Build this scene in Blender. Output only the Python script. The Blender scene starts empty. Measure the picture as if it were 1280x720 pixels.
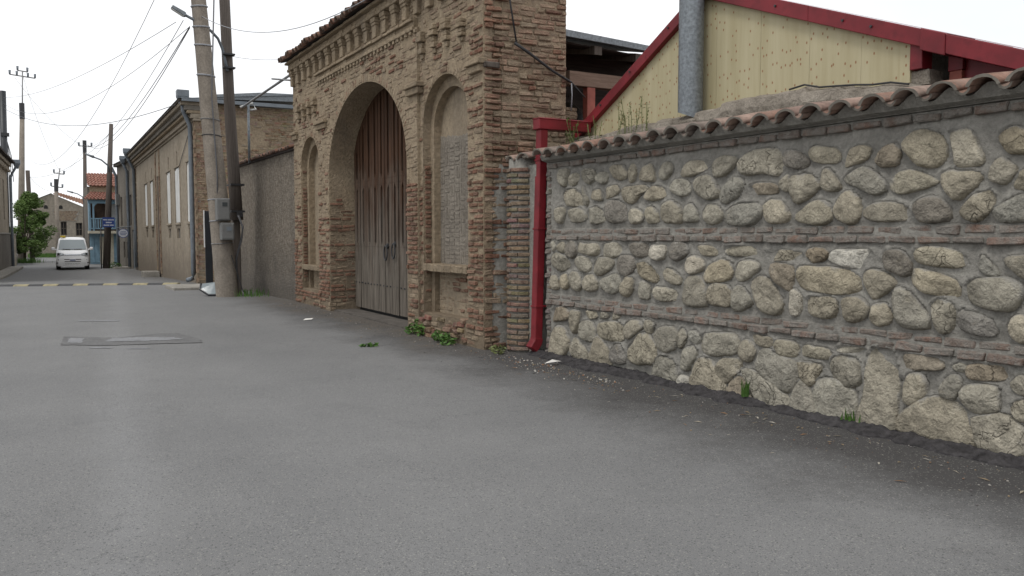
import bpy, bmesh, math, random
import numpy as np
from mathutils import Vector, Matrix

random.seed(7)
RNG = np.random.default_rng(11)
sc = bpy.context.scene
COL = sc.collection
R = math.radians

# ------------------------------------------------------------------ camera, sky, sun, exposure
EYE = 1.55
cam_d = bpy.data.cameras.new("camera")
cam_d.sensor_width = 36.0
cam_d.lens = 36.0 * 1050.0 / 1280.0
cam_d.clip_start = 0.05
cam_d.clip_end = 2000.0
cam = bpy.data.objects.new("camera", cam_d)
COL.objects.link(cam)
cam.location = (0, 0, EYE)
cam.rotation_euler = (R(90 - 3.597), 0, R(-30.309))
sc.camera = cam

SUN_EL, SUN_AZ = R(60), R(-112)          # azimuth: from +Y towards +X
world = bpy.data.worlds.new("World")
sc.world = world
world.use_nodes = True
wn = world.node_tree.nodes
wl = world.node_tree.links
wn.clear()
w_out = wn.new("ShaderNodeOutputWorld")
w_bg = wn.new("ShaderNodeBackground")
w_sky = wn.new("ShaderNodeTexSky")
w_sky.sky_type = 'NISHITA'
w_sky.sun_disc = False
w_sky.sun_elevation = SUN_EL
w_sky.sun_rotation = SUN_AZ
w_tc = wn.new("ShaderNodeTexCoord")
w_no = wn.new("ShaderNodeTexNoise")
w_no.inputs['Scale'].default_value = 1.6
w_no.inputs['Detail'].default_value = 5.0
w_map = wn.new("ShaderNodeMapping")
w_map.inputs['Scale'].default_value = (1, 1, 2.4)
w_rmp = wn.new("ShaderNodeValToRGB")       # thin variation of a high overcast layer
w_rmp.color_ramp.elements[0].position = 0.32
w_rmp.color_ramp.elements[0].color = (9.2, 9.5, 9.9, 1)
w_rmp.color_ramp.elements[1].position = 0.68
w_rmp.color_ramp.elements[1].color = (11.4, 11.4, 11.5, 1)
w_mix = wn.new("ShaderNodeMix")
w_mix.data_type = 'RGBA'
w_mix.inputs['Factor'].default_value = 0.93
wl.new(w_tc.outputs['Generated'], w_map.inputs['Vector'])
wl.new(w_map.outputs['Vector'], w_no.inputs['Vector'])
wl.new(w_no.outputs['Fac'], w_rmp.inputs['Fac'])
wl.new(w_sky.outputs['Color'], w_mix.inputs['A'])
wl.new(w_rmp.outputs['Color'], w_mix.inputs['B'])
wl.new(w_mix.outputs['Result'], w_bg.inputs['Color'])
w_bg.inputs['Strength'].default_value = 0.1
wl.new(w_bg.outputs['Background'], w_out.inputs['Surface'])

sun_d = bpy.data.lights.new("sun", 'SUN')
sun_d.energy = 1.2
sun_d.angle = R(16)
sun_d.color = (1.0, 0.97, 0.92)
sun = bpy.data.objects.new("sun", sun_d)
COL.objects.link(sun)
_sd = Vector((math.sin(SUN_AZ) * math.cos(SUN_EL), math.cos(SUN_AZ) * math.cos(SUN_EL), math.sin(SUN_EL)))
sun.rotation_euler = _sd.to_track_quat('Z', 'Y').to_euler()

sc.view_settings.view_transform = 'Standard'
sc.view_settings.look = 'None'
sc.view_settings.exposure = 0.15
sc.view_settings.gamma = 1.0
sc.view_settings.use_curve_mapping = False
try:
    sc.cycles.use_denoising = True
    sc.cycles.max_bounces = 6
except Exception:
    pass

# ------------------------------------------------------------------ helpers
def lin(r, g, b):
    def f(c):
        c /= 255.0
        return c / 12.92 if c <= 0.04045 else ((c + 0.055) / 1.055) ** 2.4
    return (f(r), f(g), f(b))

def vnoise(x, y, seed=0):
    """2-D value noise on numpy arrays, roughly -1..1"""
    rg = np.random.default_rng(seed)
    T = rg.uniform(-1, 1, (64, 64))
    xi = np.floor(x).astype(int); yi = np.floor(y).astype(int)
    fx = x - xi; fy = y - yi
    fx = fx * fx * (3 - 2 * fx); fy = fy * fy * (3 - 2 * fy)
    a = T[xi % 64, yi % 64]; b = T[(xi + 1) % 64, yi % 64]
    c = T[xi % 64, (yi + 1) % 64]; d = T[(xi + 1) % 64, (yi + 1) % 64]
    return (a * (1 - fx) + b * fx) * (1 - fy) + (c * (1 - fx) + d * fx) * fy

def fbm(x, y, seed=0, octv=3):
    r = 0; a = 1.0; s = 0
    for i in range(octv):
        r = r + a * vnoise(x * 2 ** i, y * 2 ** i, seed + i); s += a; a *= 0.5
    return r / s

def gz(y):
    """street level: the road dips gently away from the gate"""
    t = min(max((y - 22.0) / 28.0, 0.0), 1.0)
    return -0.45 * t * t * (3 - 2 * t)

class MB:
    def __init__(self):
        self.v = []; self.f = []; self.c = []
    def add(self, vs, fs, col=None):
        n = len(self.v)
        self.v += [tuple(p) for p in vs]
        self.f += [tuple(i + n for i in q) for q in fs]
        if col is not None:
            self.c += [col] * len(vs)
        return self
    def box(self, x0, x1, y0, y1, z0, z1, j=0.0, col=None):
        vs = [(x, y, z) for z in (z0, z1) for y in (y0, y1) for x in (x0, x1)]
        if j:
            vs = [tuple(c + random.uniform(-j, j) for c in p) for p in vs]
        return self.add(vs, [(0, 2, 3, 1), (4, 5, 7, 6), (0, 1, 5, 4), (2, 6, 7, 3), (0, 4, 6, 2), (1, 3, 7, 5)], col)
    def prism(self, poly, axis, a, b):
        """extrude a 2-D polygon along axis 'x','y' or 'z' from a to b"""
        def P(p, t):
            return {'x': (t, p[0], p[1]), 'y': (p[0], t, p[1]), 'z': (p[0], p[1], t)}[axis]
        n = len(poly)
        vs = [P(p, a) for p in poly] + [P(p, b) for p in poly]
        fs = [(i, (i + 1) % n, (i + 1) % n + n, i + n) for i in range(n)]
        fs += [tuple(range(n)), tuple(range(2 * n - 1, n - 1, -1))]
        return self.add(vs, fs)
    def tube(self, path, r, n=8, cap=True, r1=None, jit=0.0):
        path = [Vector(p) for p in path]
        m = len(path)
        base = len(self.v)
        up = Vector((0.13, 0.29, 1)).normalized()
        for i, p in enumerate(path):
            t = (path[min(i + 1, m - 1)] - path[max(i - 1, 0)]).normalized()
            a = t.cross(up)
            if a.length < 0.05:
                a = t.cross(Vector((1, 0.2, 0)))
            a.normalize(); b = a.cross(t)
            rr = r if r1 is None else r + (r1 - r) * i / (m - 1)
            for k in range(n):
                q = 2 * math.pi * k / n
                w = rr * (1 + random.uniform(-jit, jit))
                self.v.append(tuple(p + (a * math.cos(q) + b * math.sin(q)) * w))
        for i in range(m - 1):
            for k in range(n):
                k2 = (k + 1) % n
                self.f.append((base + i * n + k, base + i * n + k2, base + (i + 1) * n + k2, base + (i + 1) * n + k))
        if cap:
            self.f.append(tuple(base + k for k in range(n))[::-1])
            self.f.append(tuple(base + (m - 1) * n + k for k in range(n)))
        return self
    def cyl(self, c, r, h, axis='z', n=20, r1=None):
        d = {'x': Vector((h, 0, 0)), 'y': Vector((0, h, 0)), 'z': Vector((0, 0, h))}[axis]
        return self.tube([Vector(c), Vector(c) + d], r, n, True, r1)
    def grid(self, P, close=False):
        """P: list of rows of points"""
        n = len(P[0]); base = len(self.v)
        for row in P:
            self.v += [tuple(p) for p in row]
        for i in range(len(P) - 1):
            for k in range(n - 1):
                a = base + i * n + k
                self.f.append((a, a + 1, a + n + 1, a + n))
        return self
    def build(self, name, mat, parent=None, smooth=False, bevel=0.0, seg=1):
        me = bpy.data.meshes.new(name)
        me.from_pydata(self.v, [], self.f)
        if self.c:
            at = me.color_attributes.new("Col", 'FLOAT_COLOR', 'POINT')
            at.data.foreach_set('color', np.array([(c[0], c[1], c[2], 1.0) for c in self.c], dtype=np.float32).ravel())
        if smooth:
            me.polygons.foreach_set('use_smooth', [True] * len(me.polygons))
        me.update()
        o = bpy.data.objects.new(name, me)
        COL.objects.link(o)
        if mat is not None:
            me.materials.append(mat)
        if parent is not None:
            o.parent = parent
        if bevel:
            m = o.modifiers.new("bevel", 'BEVEL'); m.width = bevel; m.segments = seg; m.limit_method = 'ANGLE'
        return o

def fixn(o):
    bm = bmesh.new(); bm.from_mesh(o.data)
    bmesh.ops.recalc_face_normals(bm, faces=bm.faces)
    bm.to_mesh(o.data); bm.free()
    return o

def tag(o, label=None, cat=None, group=None, kind=None):
    if label: o["label"] = label
    if cat: o["category"] = cat
    if group: o["group"] = group
    if kind: o["kind"] = kind
    return o

def thing(name, label, cat, loc=(0, 0, 0), rotz=0.0, group=None):
    o = bpy.data.objects.new(name, None)
    COL.objects.link(o)
    o.empty_display_size = 0.2
    o.location = loc
    o.rotation_euler = (0, 0, rotz)
    return tag(o, label, cat, group)

def inst(name, me, parent, loc, rot=(0, 0, 0), scl=(1, 1, 1), color=None):
    o = bpy.data.objects.new(name, me)
    COL.objects.link(o)
    o.parent = parent
    o.location = loc; o.rotation_euler = rot; o.scale = scl
    if color is not None:
        o.color = (color[0], color[1], color[2], 1)
    return o

# ------------------------------------------------------------------ materials
class NT:
    def __init__(self, name):
        self.m = bpy.data.materials.new(name)
        self.m.use_nodes = True
        self.t = self.m.node_tree
        self.n = self.t.nodes; self.l = self.t.links
        self.b = self.n['Principled BSDF']
        self.g = self.n.new('ShaderNodeNewGeometry')
        self.pos = self.g.outputs['Position']
    def noise(self, scale, detail=4.0, rough=0.55, vec=None, stretch=None, dist=0.0):
        n = self.n.new('ShaderNodeTexNoise')
        n.inputs['Scale'].default_value = scale
        n.inputs['Detail'].default_value = detail
        n.inputs['Roughness'].default_value = rough
        n.inputs['Distortion'].default_value = dist
        v = vec or self.pos
        if stretch:
            mp = self.n.new('ShaderNodeMapping')
            mp.inputs['Scale'].default_value = stretch
            self.l.new(v, mp.inputs['Vector']); v = mp.outputs['Vector']
        self.l.new(v, n.inputs['Vector'])
        return n.outputs['Fac']
    def voro(self, scale, feature='F1', out='Distance'):
        n = self.n.new('ShaderNodeTexVoronoi')
        n.feature = feature
        n.inputs['Scale'].default_value = scale
        self.l.new(self.pos, n.inputs['Vector'])
        return n.outputs[out]
    def ramp(self, x, lo, hi, a=0.0, b=1.0):
        n = self.n.new('ShaderNodeMapRange')
        n.inputs['From Min'].default_value = lo; n.inputs['From Max'].default_value = hi
        n.inputs['To Min'].default_value = a; n.inputs['To Max'].default_value = b
        self.l.new(x, n.inputs['Value'])
        return n.outputs['Result']
    def math(self, op, a, b=None):
        n = self.n.new('ShaderNodeMath'); n.operation = op
        for i, x in enumerate((a, b)):
            if x is None: continue
            if isinstance(x, (int, float)): n.inputs[i].default_value = x
            else: self.l.new(x, n.inputs[i])
        return n.outputs[0]
    def mix(self, fac, a, b, blend='MIX'):
        n = self.n.new('ShaderNodeMix'); n.data_type = 'RGBA'; n.blend_type = blend
        n.clamp_factor = True
        for key, x in (('Factor', fac), ('A', a), ('B', b)):
            s = n.inputs[key] if key == 'Factor' else [i for i in n.inputs if i.name == key and i.type == 'RGBA'][0]
            if isinstance(x, (int, float)): s.default_value = x
            elif isinstance(x, tuple): s.default_value = (x[0], x[1], x[2], 1)
            else: self.l.new(x, s)
        return [o for o in n.outputs if o.type == 'RGBA'][0]
    def axis(self, k):
        n = self.n.new('ShaderNodeSeparateXYZ'); self.l.new(self.pos, n.inputs[0])
        return n.outputs[k]
    def attr(self, name="Col"):
        n = self.n.new('ShaderNodeAttribute'); n.attribute_name = name
        return n.outputs['Color']
    def objcol(self):
        n = self.n.new('ShaderNodeObjectInfo')
        return n.outputs['Color']
    def bump(self, h, strength=0.5, dist=0.01):
        n = self.n.new('ShaderNodeBump')
        n.inputs['Strength'].default_value = strength
        n.inputs['Distance'].default_value = dist
        self.l.new(h, n.inputs['Height'])
        self.l.new(n.outputs['Normal'], self.b.inputs['Normal'])
    def col(self, c):
        if isinstance(c, tuple): self.b.inputs['Base Color'].default_value = (c[0], c[1], c[2], 1)
        else: self.l.new(c, self.b.inputs['Base Color'])
    def rough(self, r):
        if isinstance(r, (int, float)): self.b.inputs['Roughness'].default_value = r
        else: self.l.new(r, self.b.inputs['Roughness'])

def m_simple(name, c, rough=0.6, var=0.18, scale=6.0, bump=0.0, bscale=60.0, metal=0.0, spec=None, dirt=0.0):
    t = NT(name)
    n = t.ramp(t.noise(scale, 5), 0.3, 0.7)
    lo = tuple(x * (1 - var) for x in c); hi = tuple(min(1, x * (1 + var)) for x in c)
    cc = t.mix(n, lo, hi)
    if dirt:
        d = t.ramp(t.noise(scale * 2.7, 6, 0.65), 0.52, 0.72)
        cc = t.mix(t.math('MULTIPLY', d, dirt), cc, tuple(x * 0.45 for x in c))
    t.col(cc); t.rough(rough)
    t.b.inputs['Metallic'].default_value = metal
    if spec is not None: t.b.inputs['Specular IOR Level'].default_value = spec
    if bump: t.bump(t.noise(bscale, 4), bump, 0.01)
    return t.m

def m_piece(name, use_attr=False, wash=(0.34, 0.275, 0.19), wash_amt=0.5, fine=70.0, bump=0.9, smear=(0.42, 0.60)):
    """fired brick: own colour with kiln mottling, mortar smears, pits shaded in the colour"""
    t = NT(name)
    base = t.attr() if use_attr else t.objcol()
    n1 = t.ramp(t.noise(14, 4), 0.3, 0.7, 0.72, 1.22)
    cc = t.mix(1.0, base, n1, 'MULTIPLY')
    sp = t.ramp(t.noise(fine, 3), 0.35, 0.7)
    cc = t.mix(t.math('MULTIPLY', sp, 0.35), cc, tuple(x * 0.55 for x in wash))
    sm = t.ramp(t.noise(9.0, 6, 0.68), smear[0], smear[1])
    cc = t.mix(t.math('MULTIPLY', sm, wash_amt), cc, wash)
    t.col(cc); t.rough(0.92)
    t.b.inputs['Specular IOR Level'].default_value = 0.15
    pit = t.ramp(t.noise(26.0, 5, 0.75), 0.60, 0.70)
    cc2 = t.mix(t.math('MULTIPLY', pit, 0.65), cc, tuple(x * 0.22 for x in wash))  # dark spots paint the shade of pits and crevices into the colour
    t.col(cc2)
    t.bump(t.math('ADD', t.noise(fine * 0.9, 4, 0.7), t.math('MULTIPLY', t.noise(16, 4, 0.6), 1.6)), bump, 0.03)
    return t.m

def m_masonry(name, c, c2, scale=3.0, bump=0.8, bscale=38.0, bd=0.02, streak=None, damp=None, pits=0.0):
    """lime mortar / plaster with weather blotches"""
    t = NT(name)
    n = t.ramp(t.noise(scale, 6, 0.6), 0.32, 0.68)
    cc = t.mix(n, c, c2)
    n2 = t.ramp(t.noise(scale * 9, 4, 0.6), 0.35, 0.7, 0.8, 1.15)
    cc = t.mix(1.0, cc, n2, 'MULTIPLY')
    if streak:
        s = t.ramp(t.noise(2.2, 4, 0.6, stretch=(1, 1, 0.12)), 0.5, 0.72)
        cc = t.mix(t.math('MULTIPLY', s, streak[1]), cc, streak[0])
    if damp:
        z = t.axis('Z')
        zz = t.math('ADD', z, t.ramp(t.noise(2.5, 4), 0.2, 0.8, -0.5, 0.5))
        cc = t.mix(t.ramp(zz, damp[1], damp[2], damp[3], 0.0), cc, damp[0])
    if pits:
        pt = t.ramp(t.noise(20.0, 6, 0.75), 0.60, 0.70)
        cc = t.mix(t.math('MULTIPLY', pt, pits), cc, tuple(x * 0.25 for x in c))  # shaded pits painted as dark spots, no relief of their own
    t.col(cc); t.rough(0.95)
    t.b.inputs['Specular IOR Level'].default_value = 0.12
    t.bump(t.noise(bscale, 5, 0.65), bump, bd)
    return t.m

def m_asphalt():
    t = NT("asphalt")
    X = t.axis('X'); Y = t.axis('Y')
    big = t.ramp(t.noise(0.55, 5, 0.6), 0.3, 0.7)
    c = t.mix(big, (0.140, 0.140, 0.140), (0.180, 0.179, 0.177))
    # wheel-worn lighter lanes and sealed darker lanes, drawn out along the street
    lane = t.ramp(t.noise(1.0, 4, 0.6, stretch=(0.85, 0.05, 1)), 0.38, 0.66)
    c = t.mix(t.math('MULTIPLY', lane, 0.25), c, (0.205, 0.204, 0.202))
    pat = t.ramp(t.noise(1.5, 6, 0.65, dist=0.6), 0.54, 0.72)
    c = t.mix(t.math('MULTIPLY', pat, 0.22), c, (0.108, 0.108, 0.108))
    fleck = t.ramp(t.noise(7.0, 5, 0.75), 0.60, 0.72)
    c = t.mix(t.math('MULTIPLY', fleck, 0.3), c, (0.10, 0.098, 0.096))
    # a dusty worn track wandering along the street
    tr_ = t.math('ABSOLUTE', t.math('SUBTRACT', t.math('SUBTRACT', X, t.math('MULTIPLY', Y, 0.088)), 0.02))
    tr_ = t.math('ADD', tr_, t.ramp(t.noise(1.3, 4, 0.6), 0.2, 0.8, -0.22, 0.22))
    c = t.mix(t.ramp(tr_, 0.02, 0.34, 0.30, 0.0), c, (0.235, 0.236, 0.238))
    # hairline cracks, only in tired areas
    ck = t.math('ABSOLUTE', t.math('SUBTRACT', t.noise(0.9, 7, 0.62, dist=0.4), 0.5))
    ck = t.math('MULTIPLY', t.ramp(ck, 0.0, 0.0035, 1.0, 0.0), t.ramp(t.noise(0.35, 2), 0.50, 0.58))
    c = t.mix(t.math('MULTIPLY', ck, 0.6), c, (0.06, 0.06, 0.06))
    # newer, darker strip laid against the wall foot
    edge = t.math('ADD', X, t.ramp(t.noise(0.9, 4, 0.6), 0.2, 0.8, -0.55, 0.55))
    edge = t.math('ADD', edge, t.ramp(t.noise(9, 4, 0.7), 0.2, 0.8, -0.22, 0.22))
    near = t.ramp(Y, 17.0, 23.0, 1.0, 0.25)
    strip = t.math('MULTIPLY', t.ramp(edge, 4.0, 5.15), near)
    c = t.mix(t.math('MULTIPLY', strip, 0.92), c, (0.056, 0.053, 0.052))
    # trodden earth against the gateway foot
    er = t.math('ADD', X, t.ramp(t.noise(1.6, 5, 0.65), 0.2, 0.8, -0.7, 0.7))
    er = t.math('MULTIPLY', t.ramp(er, 4.6, 5.3), t.math('MULTIPLY', t.ramp(Y, 9.2, 10.5), t.ramp(Y, 19.0, 24.0, 1.0, 0.3)))
    c = t.mix(t.math('MULTIPLY', er, 0.7), c, (0.105, 0.090, 0.074))
    # aggregate
    g1 = t.ramp(t.noise(210, 3, 0.6), 0.25, 0.75, 0.52, 1.50)
    c = t.mix(1.0, c, g1, 'MULTIPLY')
    c = t.mix(1.0, c, (1.0, 1.0, 0.995), 'MULTIPLY')
    vo = t.voro(130, 'F1', 'Color')
    sp = t.n.new('ShaderNodeSeparateColor'); t.l.new(vo, sp.inputs[0])
    pale = t.math('GREATER_THAN', sp.outputs[0], 0.95)
    c = t.mix(t.math('MULTIPLY', pale, 0.45), c, (0.33, 0.32, 0.29))
    dk = t.math('LESS_THAN', sp.outputs[1], 0.07)
    c = t.mix(t.math('MULTIPLY', dk, 0.55), c, (0.045, 0.045, 0.045))
    t.col(c)
    t.rough(t.ramp(big, 0, 1, 0.78, 0.9))
    t.b.inputs['Specular IOR Level'].default_value = 0.22
    t.bump(t.math('ADD', t.noise(170, 3, 0.6), t.noise(5, 3, 0.6)), 0.5, 0.006)
    return t.m

def m_stone():
    t = NT("field_stone")
    base = t.objcol()
    oi = t.n.new('ShaderNodeObjectInfo')
    off = t.n.new('ShaderNodeVectorMath'); off.operation = 'ADD'
    t.l.new(t.pos, off.inputs[0])
    cb = t.n.new('ShaderNodeCombineXYZ')
    r9 = t.math('MULTIPLY', oi.outputs['Random'], 37.0)
    for i in range(3): t.l.new(r9, cb.inputs[i])
    t.l.new(cb.outputs[0], off.inputs[1])
    V = off.outputs[0]
    c = t.mix(1.0, base, t.ramp(t.noise(7, 5, 0.6, vec=V), 0.3, 0.7, 0.66, 1.26), 'MULTIPLY')
    c = t.mix(1.0, c, t.ramp(t.noise(60, 4, 0.6, vec=V), 0.3, 0.7, 0.80, 1.18), 'MULTIPLY')
    pit = t.ramp(t.noise(34, 5, 0.7, vec=V), 0.62, 0.72)
    c = t.mix(t.math('MULTIPLY', pit, 0.35), c, (0.10, 0.09, 0.075))
    lich = t.ramp(t.noise(12, 6, 0.7, vec=V, dist=0.5), 0.57, 0.68)
    c = t.mix(t.math('MULTIPLY', lich, 0.30), c, (0.40, 0.35, 0.26))
    sep = t.n.new('ShaderNodeSeparateColor'); t.l.new(t.attr("Edge"), sep.inputs[0])
    es = t.math('ADD', sep.outputs[0], t.ramp(t.noise(7, 5, 0.65, vec=V), 0.25, 0.75, -0.55, 0.55))
    c = t.mix(t.ramp(es, 0.42, 0.78, 0.0, 0.92), c, (0.262, 0.250, 0.225))
    t.col(c); t.rough(0.88)
    t.b.inputs['Specular IOR Level'].default_value = 0.2
    h = t.math('ADD', t.math('MULTIPLY', t.noise(11, 5, 0.6, vec=V, dist=0.3), 2.0), t.math('MULTIPLY', t.noise(60, 4, 0.6, vec=V), 0.25))
    cr = t.ramp(t.math('ABSOLUTE', t.math('SUBTRACT', t.noise(4.5, 3, 0.55, vec=V, dist=0.8), 0.5)), 0.0, 0.018)
    crk = t.math('MULTIPLY', t.math('SUBTRACT', 1.0, cr), t.math('GREATER_THAN', oi.outputs['Random'], 0.72))
    h = t.math('SUBTRACT', h, t.math('MULTIPLY', crk, 0.55))
    t.bump(h, 0.9, 0.04)
    return t.m

def m_wood(name, c1, c2, stretch=(9, 9, 0.5), rough=0.85, bump=0.5):
    t = NT(name)
    g = t.ramp(t.noise(3.0, 6, 0.65, stretch=stretch), 0.3, 0.7)
    c = t.mix(g, c1, c2)
    f = t.ramp(t.noise(9.0, 5, 0.6, stretch=stretch), 0.55, 0.75)
    c = t.mix(t.math('MULTIPLY', f, 0.6), c, tuple(x * 0.4 for x in c1))
    t.col(c); t.rough(rough)
    t.b.inputs['Specular IOR Level'].default_value = 0.2
    t.bump(t.noise(7.0, 6, 0.65, stretch=stretch), bump, 0.01)
    return t.m

def m_door():
    """planks: silvered by rain low down, still brown under the arch"""
    t = NT("door_plank")
    g = t.ramp(t.noise(3.0, 6, 0.65, stretch=(8, 8, 0.45)), 0.3, 0.7)
    brown = t.mix(g, (0.026, 0.013, 0.007), (0.092, 0.045, 0.024))
    grey = t.mix(g, (0.058, 0.048, 0.038), (0.190, 0.165, 0.136))
    z = t.math('ADD', t.axis('Z'), t.ramp(t.noise(2.0, 5, 0.65, stretch=(3, 3, 0.6)), 0.2, 0.8, -1.1, 1.1))
    c = t.mix(t.ramp(z, 1.0, 2.9), grey, brown)
    f = t.ramp(t.noise(10.0, 5, 0.6, stretch=(8, 8, 0.4)), 0.55, 0.72)
    c = t.mix(t.math('MULTIPLY', f, 0.65), c, (0.03, 0.022, 0.018))
    t.col(c); t.rough(0.85)
    t.b.inputs['Specular IOR Level'].default_value = 0.2
    t.bump(t.noise(8.0, 6, 0.65, stretch=(8, 8, 0.4)), 0.5, 0.012)
    return t.m

def m_tile(name, use_attr=False, edge=True):
    t = NT(name)
    base = t.attr() if use_attr else t.objcol()
    c = t.mix(1.0, base, t.ramp(t.noise(11, 5, 0.6), 0.3, 0.7, 0.6, 1.25), 'MULTIPLY')
    li = t.ramp(t.noise(6, 6, 0.7), 0.5, 0.66)
    c = t.mix(t.math('MULTIPLY', li, 0.45), c, (0.20, 0.18, 0.155))
    bl = t.ramp(t.noise(17, 5, 0.7), 0.58, 0.70)
    c = t.mix(t.math('MULTIPLY', bl, 0.5), c, (0.07, 0.06, 0.052))
    t.col(c); t.rough(0.9)
    t.b.inputs['Specular IOR Level'].default_value = 0.15
    t.bump(t.noise(45, 5, 0.65), 0.6, 0.01)
    return t.m

def m_leaf(name, c1, c2):
    t = NT(name)
    oi = t.noise(4.0, 3)
    t.col(t.mix(t.ramp(oi, 0.3, 0.7), c1, c2)); t.rough(0.6)
    t.b.inputs['Specular IOR Level'].default_value = 0.25
    try:
        t.b.inputs['Subsurface Weight'].default_value = 0.0
    except Exception:
        pass
    return t.m

def m_glass(name, c=(0.05, 0.06, 0.065), rough=0.08):
    t = NT(name)
    t.col(c); t.rough(rough)
    t.b.inputs['Specular IOR Level'].default_value = 0.8
    return t.m

M = {}
M['asphalt'] = m_asphalt()
M['tarmac'] = m_simple("fresh_tarmac", (0.045, 0.042, 0.043), 0.85, 0.5, 14, 1.0, 60, spec=0.2)
M['dirt'] = m_simple("trodden_dirt", (0.085, 0.074, 0.063), 0.95, 0.3, 5, 0.8, 40)
M['soil'] = m_simple("soil", (0.16, 0.13, 0.095), 0.95, 0.3, 3, 0.8, 40)
M['stone'] = m_stone()
M['mortar'] = m_masonry("grey_mortar", (0.222, 0.211, 0.188), (0.300, 0.287, 0.256), 2.2, 1.0, 40, 0.02, pits=0.35)
M['lime'] = m_masonry("lime_mortar", (0.278, 0.216, 0.147), (0.352, 0.283, 0.200), 1.6, 1.0, 24, 0.035, streak=((0.17, 0.14, 0.11), 0.5), pits=0.6, damp=((0.15, 0.118, 0.085), 0.1, 1.7, 0.7))
M['lime_smooth'] = m_masonry("lime_render", (0.245, 0.196, 0.138), (0.315, 0.257, 0.185), 1.8, 0.55, 26, 0.015, streak=((0.15, 0.125, 0.10), 0.5))
M['infill'] = m_masonry("niche_infill", (0.205, 0.180, 0.150), (0.265, 0.235, 0.195), 2.5, 0.9, 30, 0.025, pits=0.5)
M['brick'] = m_piece("fired_brick", False, wash=(0.325, 0.255, 0.178), wash_amt=0.62, smear=(0.46, 0.62))
M['brick_exposed'] = m_piece("exposed_brick", True, wash=(0.30, 0.235, 0.165), wash_amt=0.5, smear=(0.50, 0.66))
M['brick_mass'] = m_piece("washed_brickwork", True, wash=(0.325, 0.255, 0.178), wash_amt=0.88, smear=(0.40, 0.58))
M['brick_grey'] = m_piece("brick_with_cement_smears", False, wash=(0.265, 0.246, 0.218), wash_amt=0.88, smear=(0.37, 0.56))
M['tile'] = m_tile("clay_tile")
M['tile_mass'] = m_tile("clay_tile_field", True)
M['door'] = m_door()
M['wood_old'] = m_wood("weathered_wood", (0.075, 0.062, 0.052), (0.155, 0.135, 0.115))
M['wood_pole'] = m_wood("tarred_pole_wood", (0.070, 0.058, 0.050), (0.135, 0.115, 0.100), (14, 14, 0.4))
M['wood_beam'] = m_wood("shed_beam_wood", (0.17, 0.115, 0.085), (0.27, 0.19, 0.145), (0.6, 8, 8))
M['wood_dark'] = m_wood("dark_wood", (0.030, 0.024, 0.021), (0.065, 0.052, 0.046), (0.6, 8, 8))
M['concrete_pole'] = m_masonry("pole_concrete", (0.205, 0.178, 0.148), (0.285, 0.250, 0.210), 2.4, 0.5, 50, 0.008, streak=((0.13, 0.115, 0.10), 0.55))
M['concrete'] = m_masonry("old_concrete", (0.22, 0.205, 0.18), (0.34, 0.32, 0.285), 3, 0.9, 30, 0.02)
M['rubble'] = m_masonry("rubble_parapet", (0.19, 0.165, 0.135), (0.35, 0.31, 0.26), 7, 1.0, 22, 0.04)
M['pebbledash'] = m_masonry("pebbledash_render", (0.140, 0.119, 0.095), (0.290, 0.252, 0.206), 11.0, 1.0, 18, 0.08, streak=((0.12, 0.108, 0.095), 0.5), damp=((0.105, 0.096, 0.086), 0.2, 1.5, 0.7))
M['stucco_tan'] = m_masonry("tan_stucco", (0.275, 0.232, 0.178), (0.345, 0.298, 0.235), 0.8, 0.5, 40, 0.01, streak=((0.19, 0.152, 0.11), 0.5), damp=((0.15, 0.125, 0.1), 0.0, 1.3, 0.7))
M['stucco_grey'] = m_masonry("grey_stucco", (0.165, 0.148, 0.125), (0.225, 0.205, 0.175), 0.9, 0.5, 40, 0.01, streak=((0.11, 0.1, 0.088), 0.5))
M['stucco_far'] = m_masonry("faded_stucco", (0.25, 0.222, 0.180), (0.32, 0.288, 0.238), 0.5, 0.4, 20, 0.01, streak=((0.19, 0.17, 0.14), 0.5))
M['stucco_dark'] = m_masonry("dark_stucco", (0.125, 0.112, 0.096), (0.18, 0.163, 0.14), 0.8, 0.5, 40, 0.01)
M['board_white'] = m_simple("whitewashed_boards", (0.62, 0.62, 0.60), 0.8, 0.1, 3, 0.3, 20, dirt=0.2)
M['zinc'] = m_simple("galvanised_sheet", (0.19, 0.208, 0.222), 0.55, 0.32, 30, 0.05, 60, metal=0.55)
M['pipe_grey'] = m_simple("grey_painted_pipe", (0.145, 0.165, 0.185), 0.55, 0.15, 5, 0.0, dirt=0.3)
M['steel'] = m_simple("dull_steel", (0.22, 0.22, 0.22), 0.5, 0.15, 8, metal=0.6)
M['iron'] = m_simple("dark_iron", (0.03, 0.03, 0.032), 0.6, 0.2, 10)
M['cable'] = m_simple("cable_sheath", (0.10, 0.10, 0.105), 0.7, 0.1, 10)
M['cable_near'] = m_simple("black_cable_sheath", (0.022, 0.022, 0.023), 0.7, 0.3, 20)
M['cable_pale'] = m_simple("bare_aluminium_wire", (0.28, 0.29, 0.31), 0.6, 0.1, 10)
M['red'] = m_simple("dark_red_paint", (0.165, 0.0125, 0.018), 0.5, 0.28, 3, 0.06, 14, dirt=0.55, spec=0.35)
M['red_faded'] = m_simple("faded_red_post", (0.30, 0.085, 0.06), 0.7, 0.2, 6, 0.2, 40)
M['roof_red'] = m_simple("red_sheet_roof", (0.17, 0.014, 0.017), 0.45, 0.15, 3)
M['meter'] = m_simple("grey_meter_box", (0.155, 0.155, 0.15), 0.55, 0.1, 5, dirt=0.3)
M['black_plastic'] = m_simple("black_sheet", (0.018, 0.020, 0.024), 0.45, 0.2, 5)
M['white_paint'] = m_simple("van_white_paint", (0.86, 0.86, 0.86), 0.25, 0.02, 2, spec=0.6)
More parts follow.
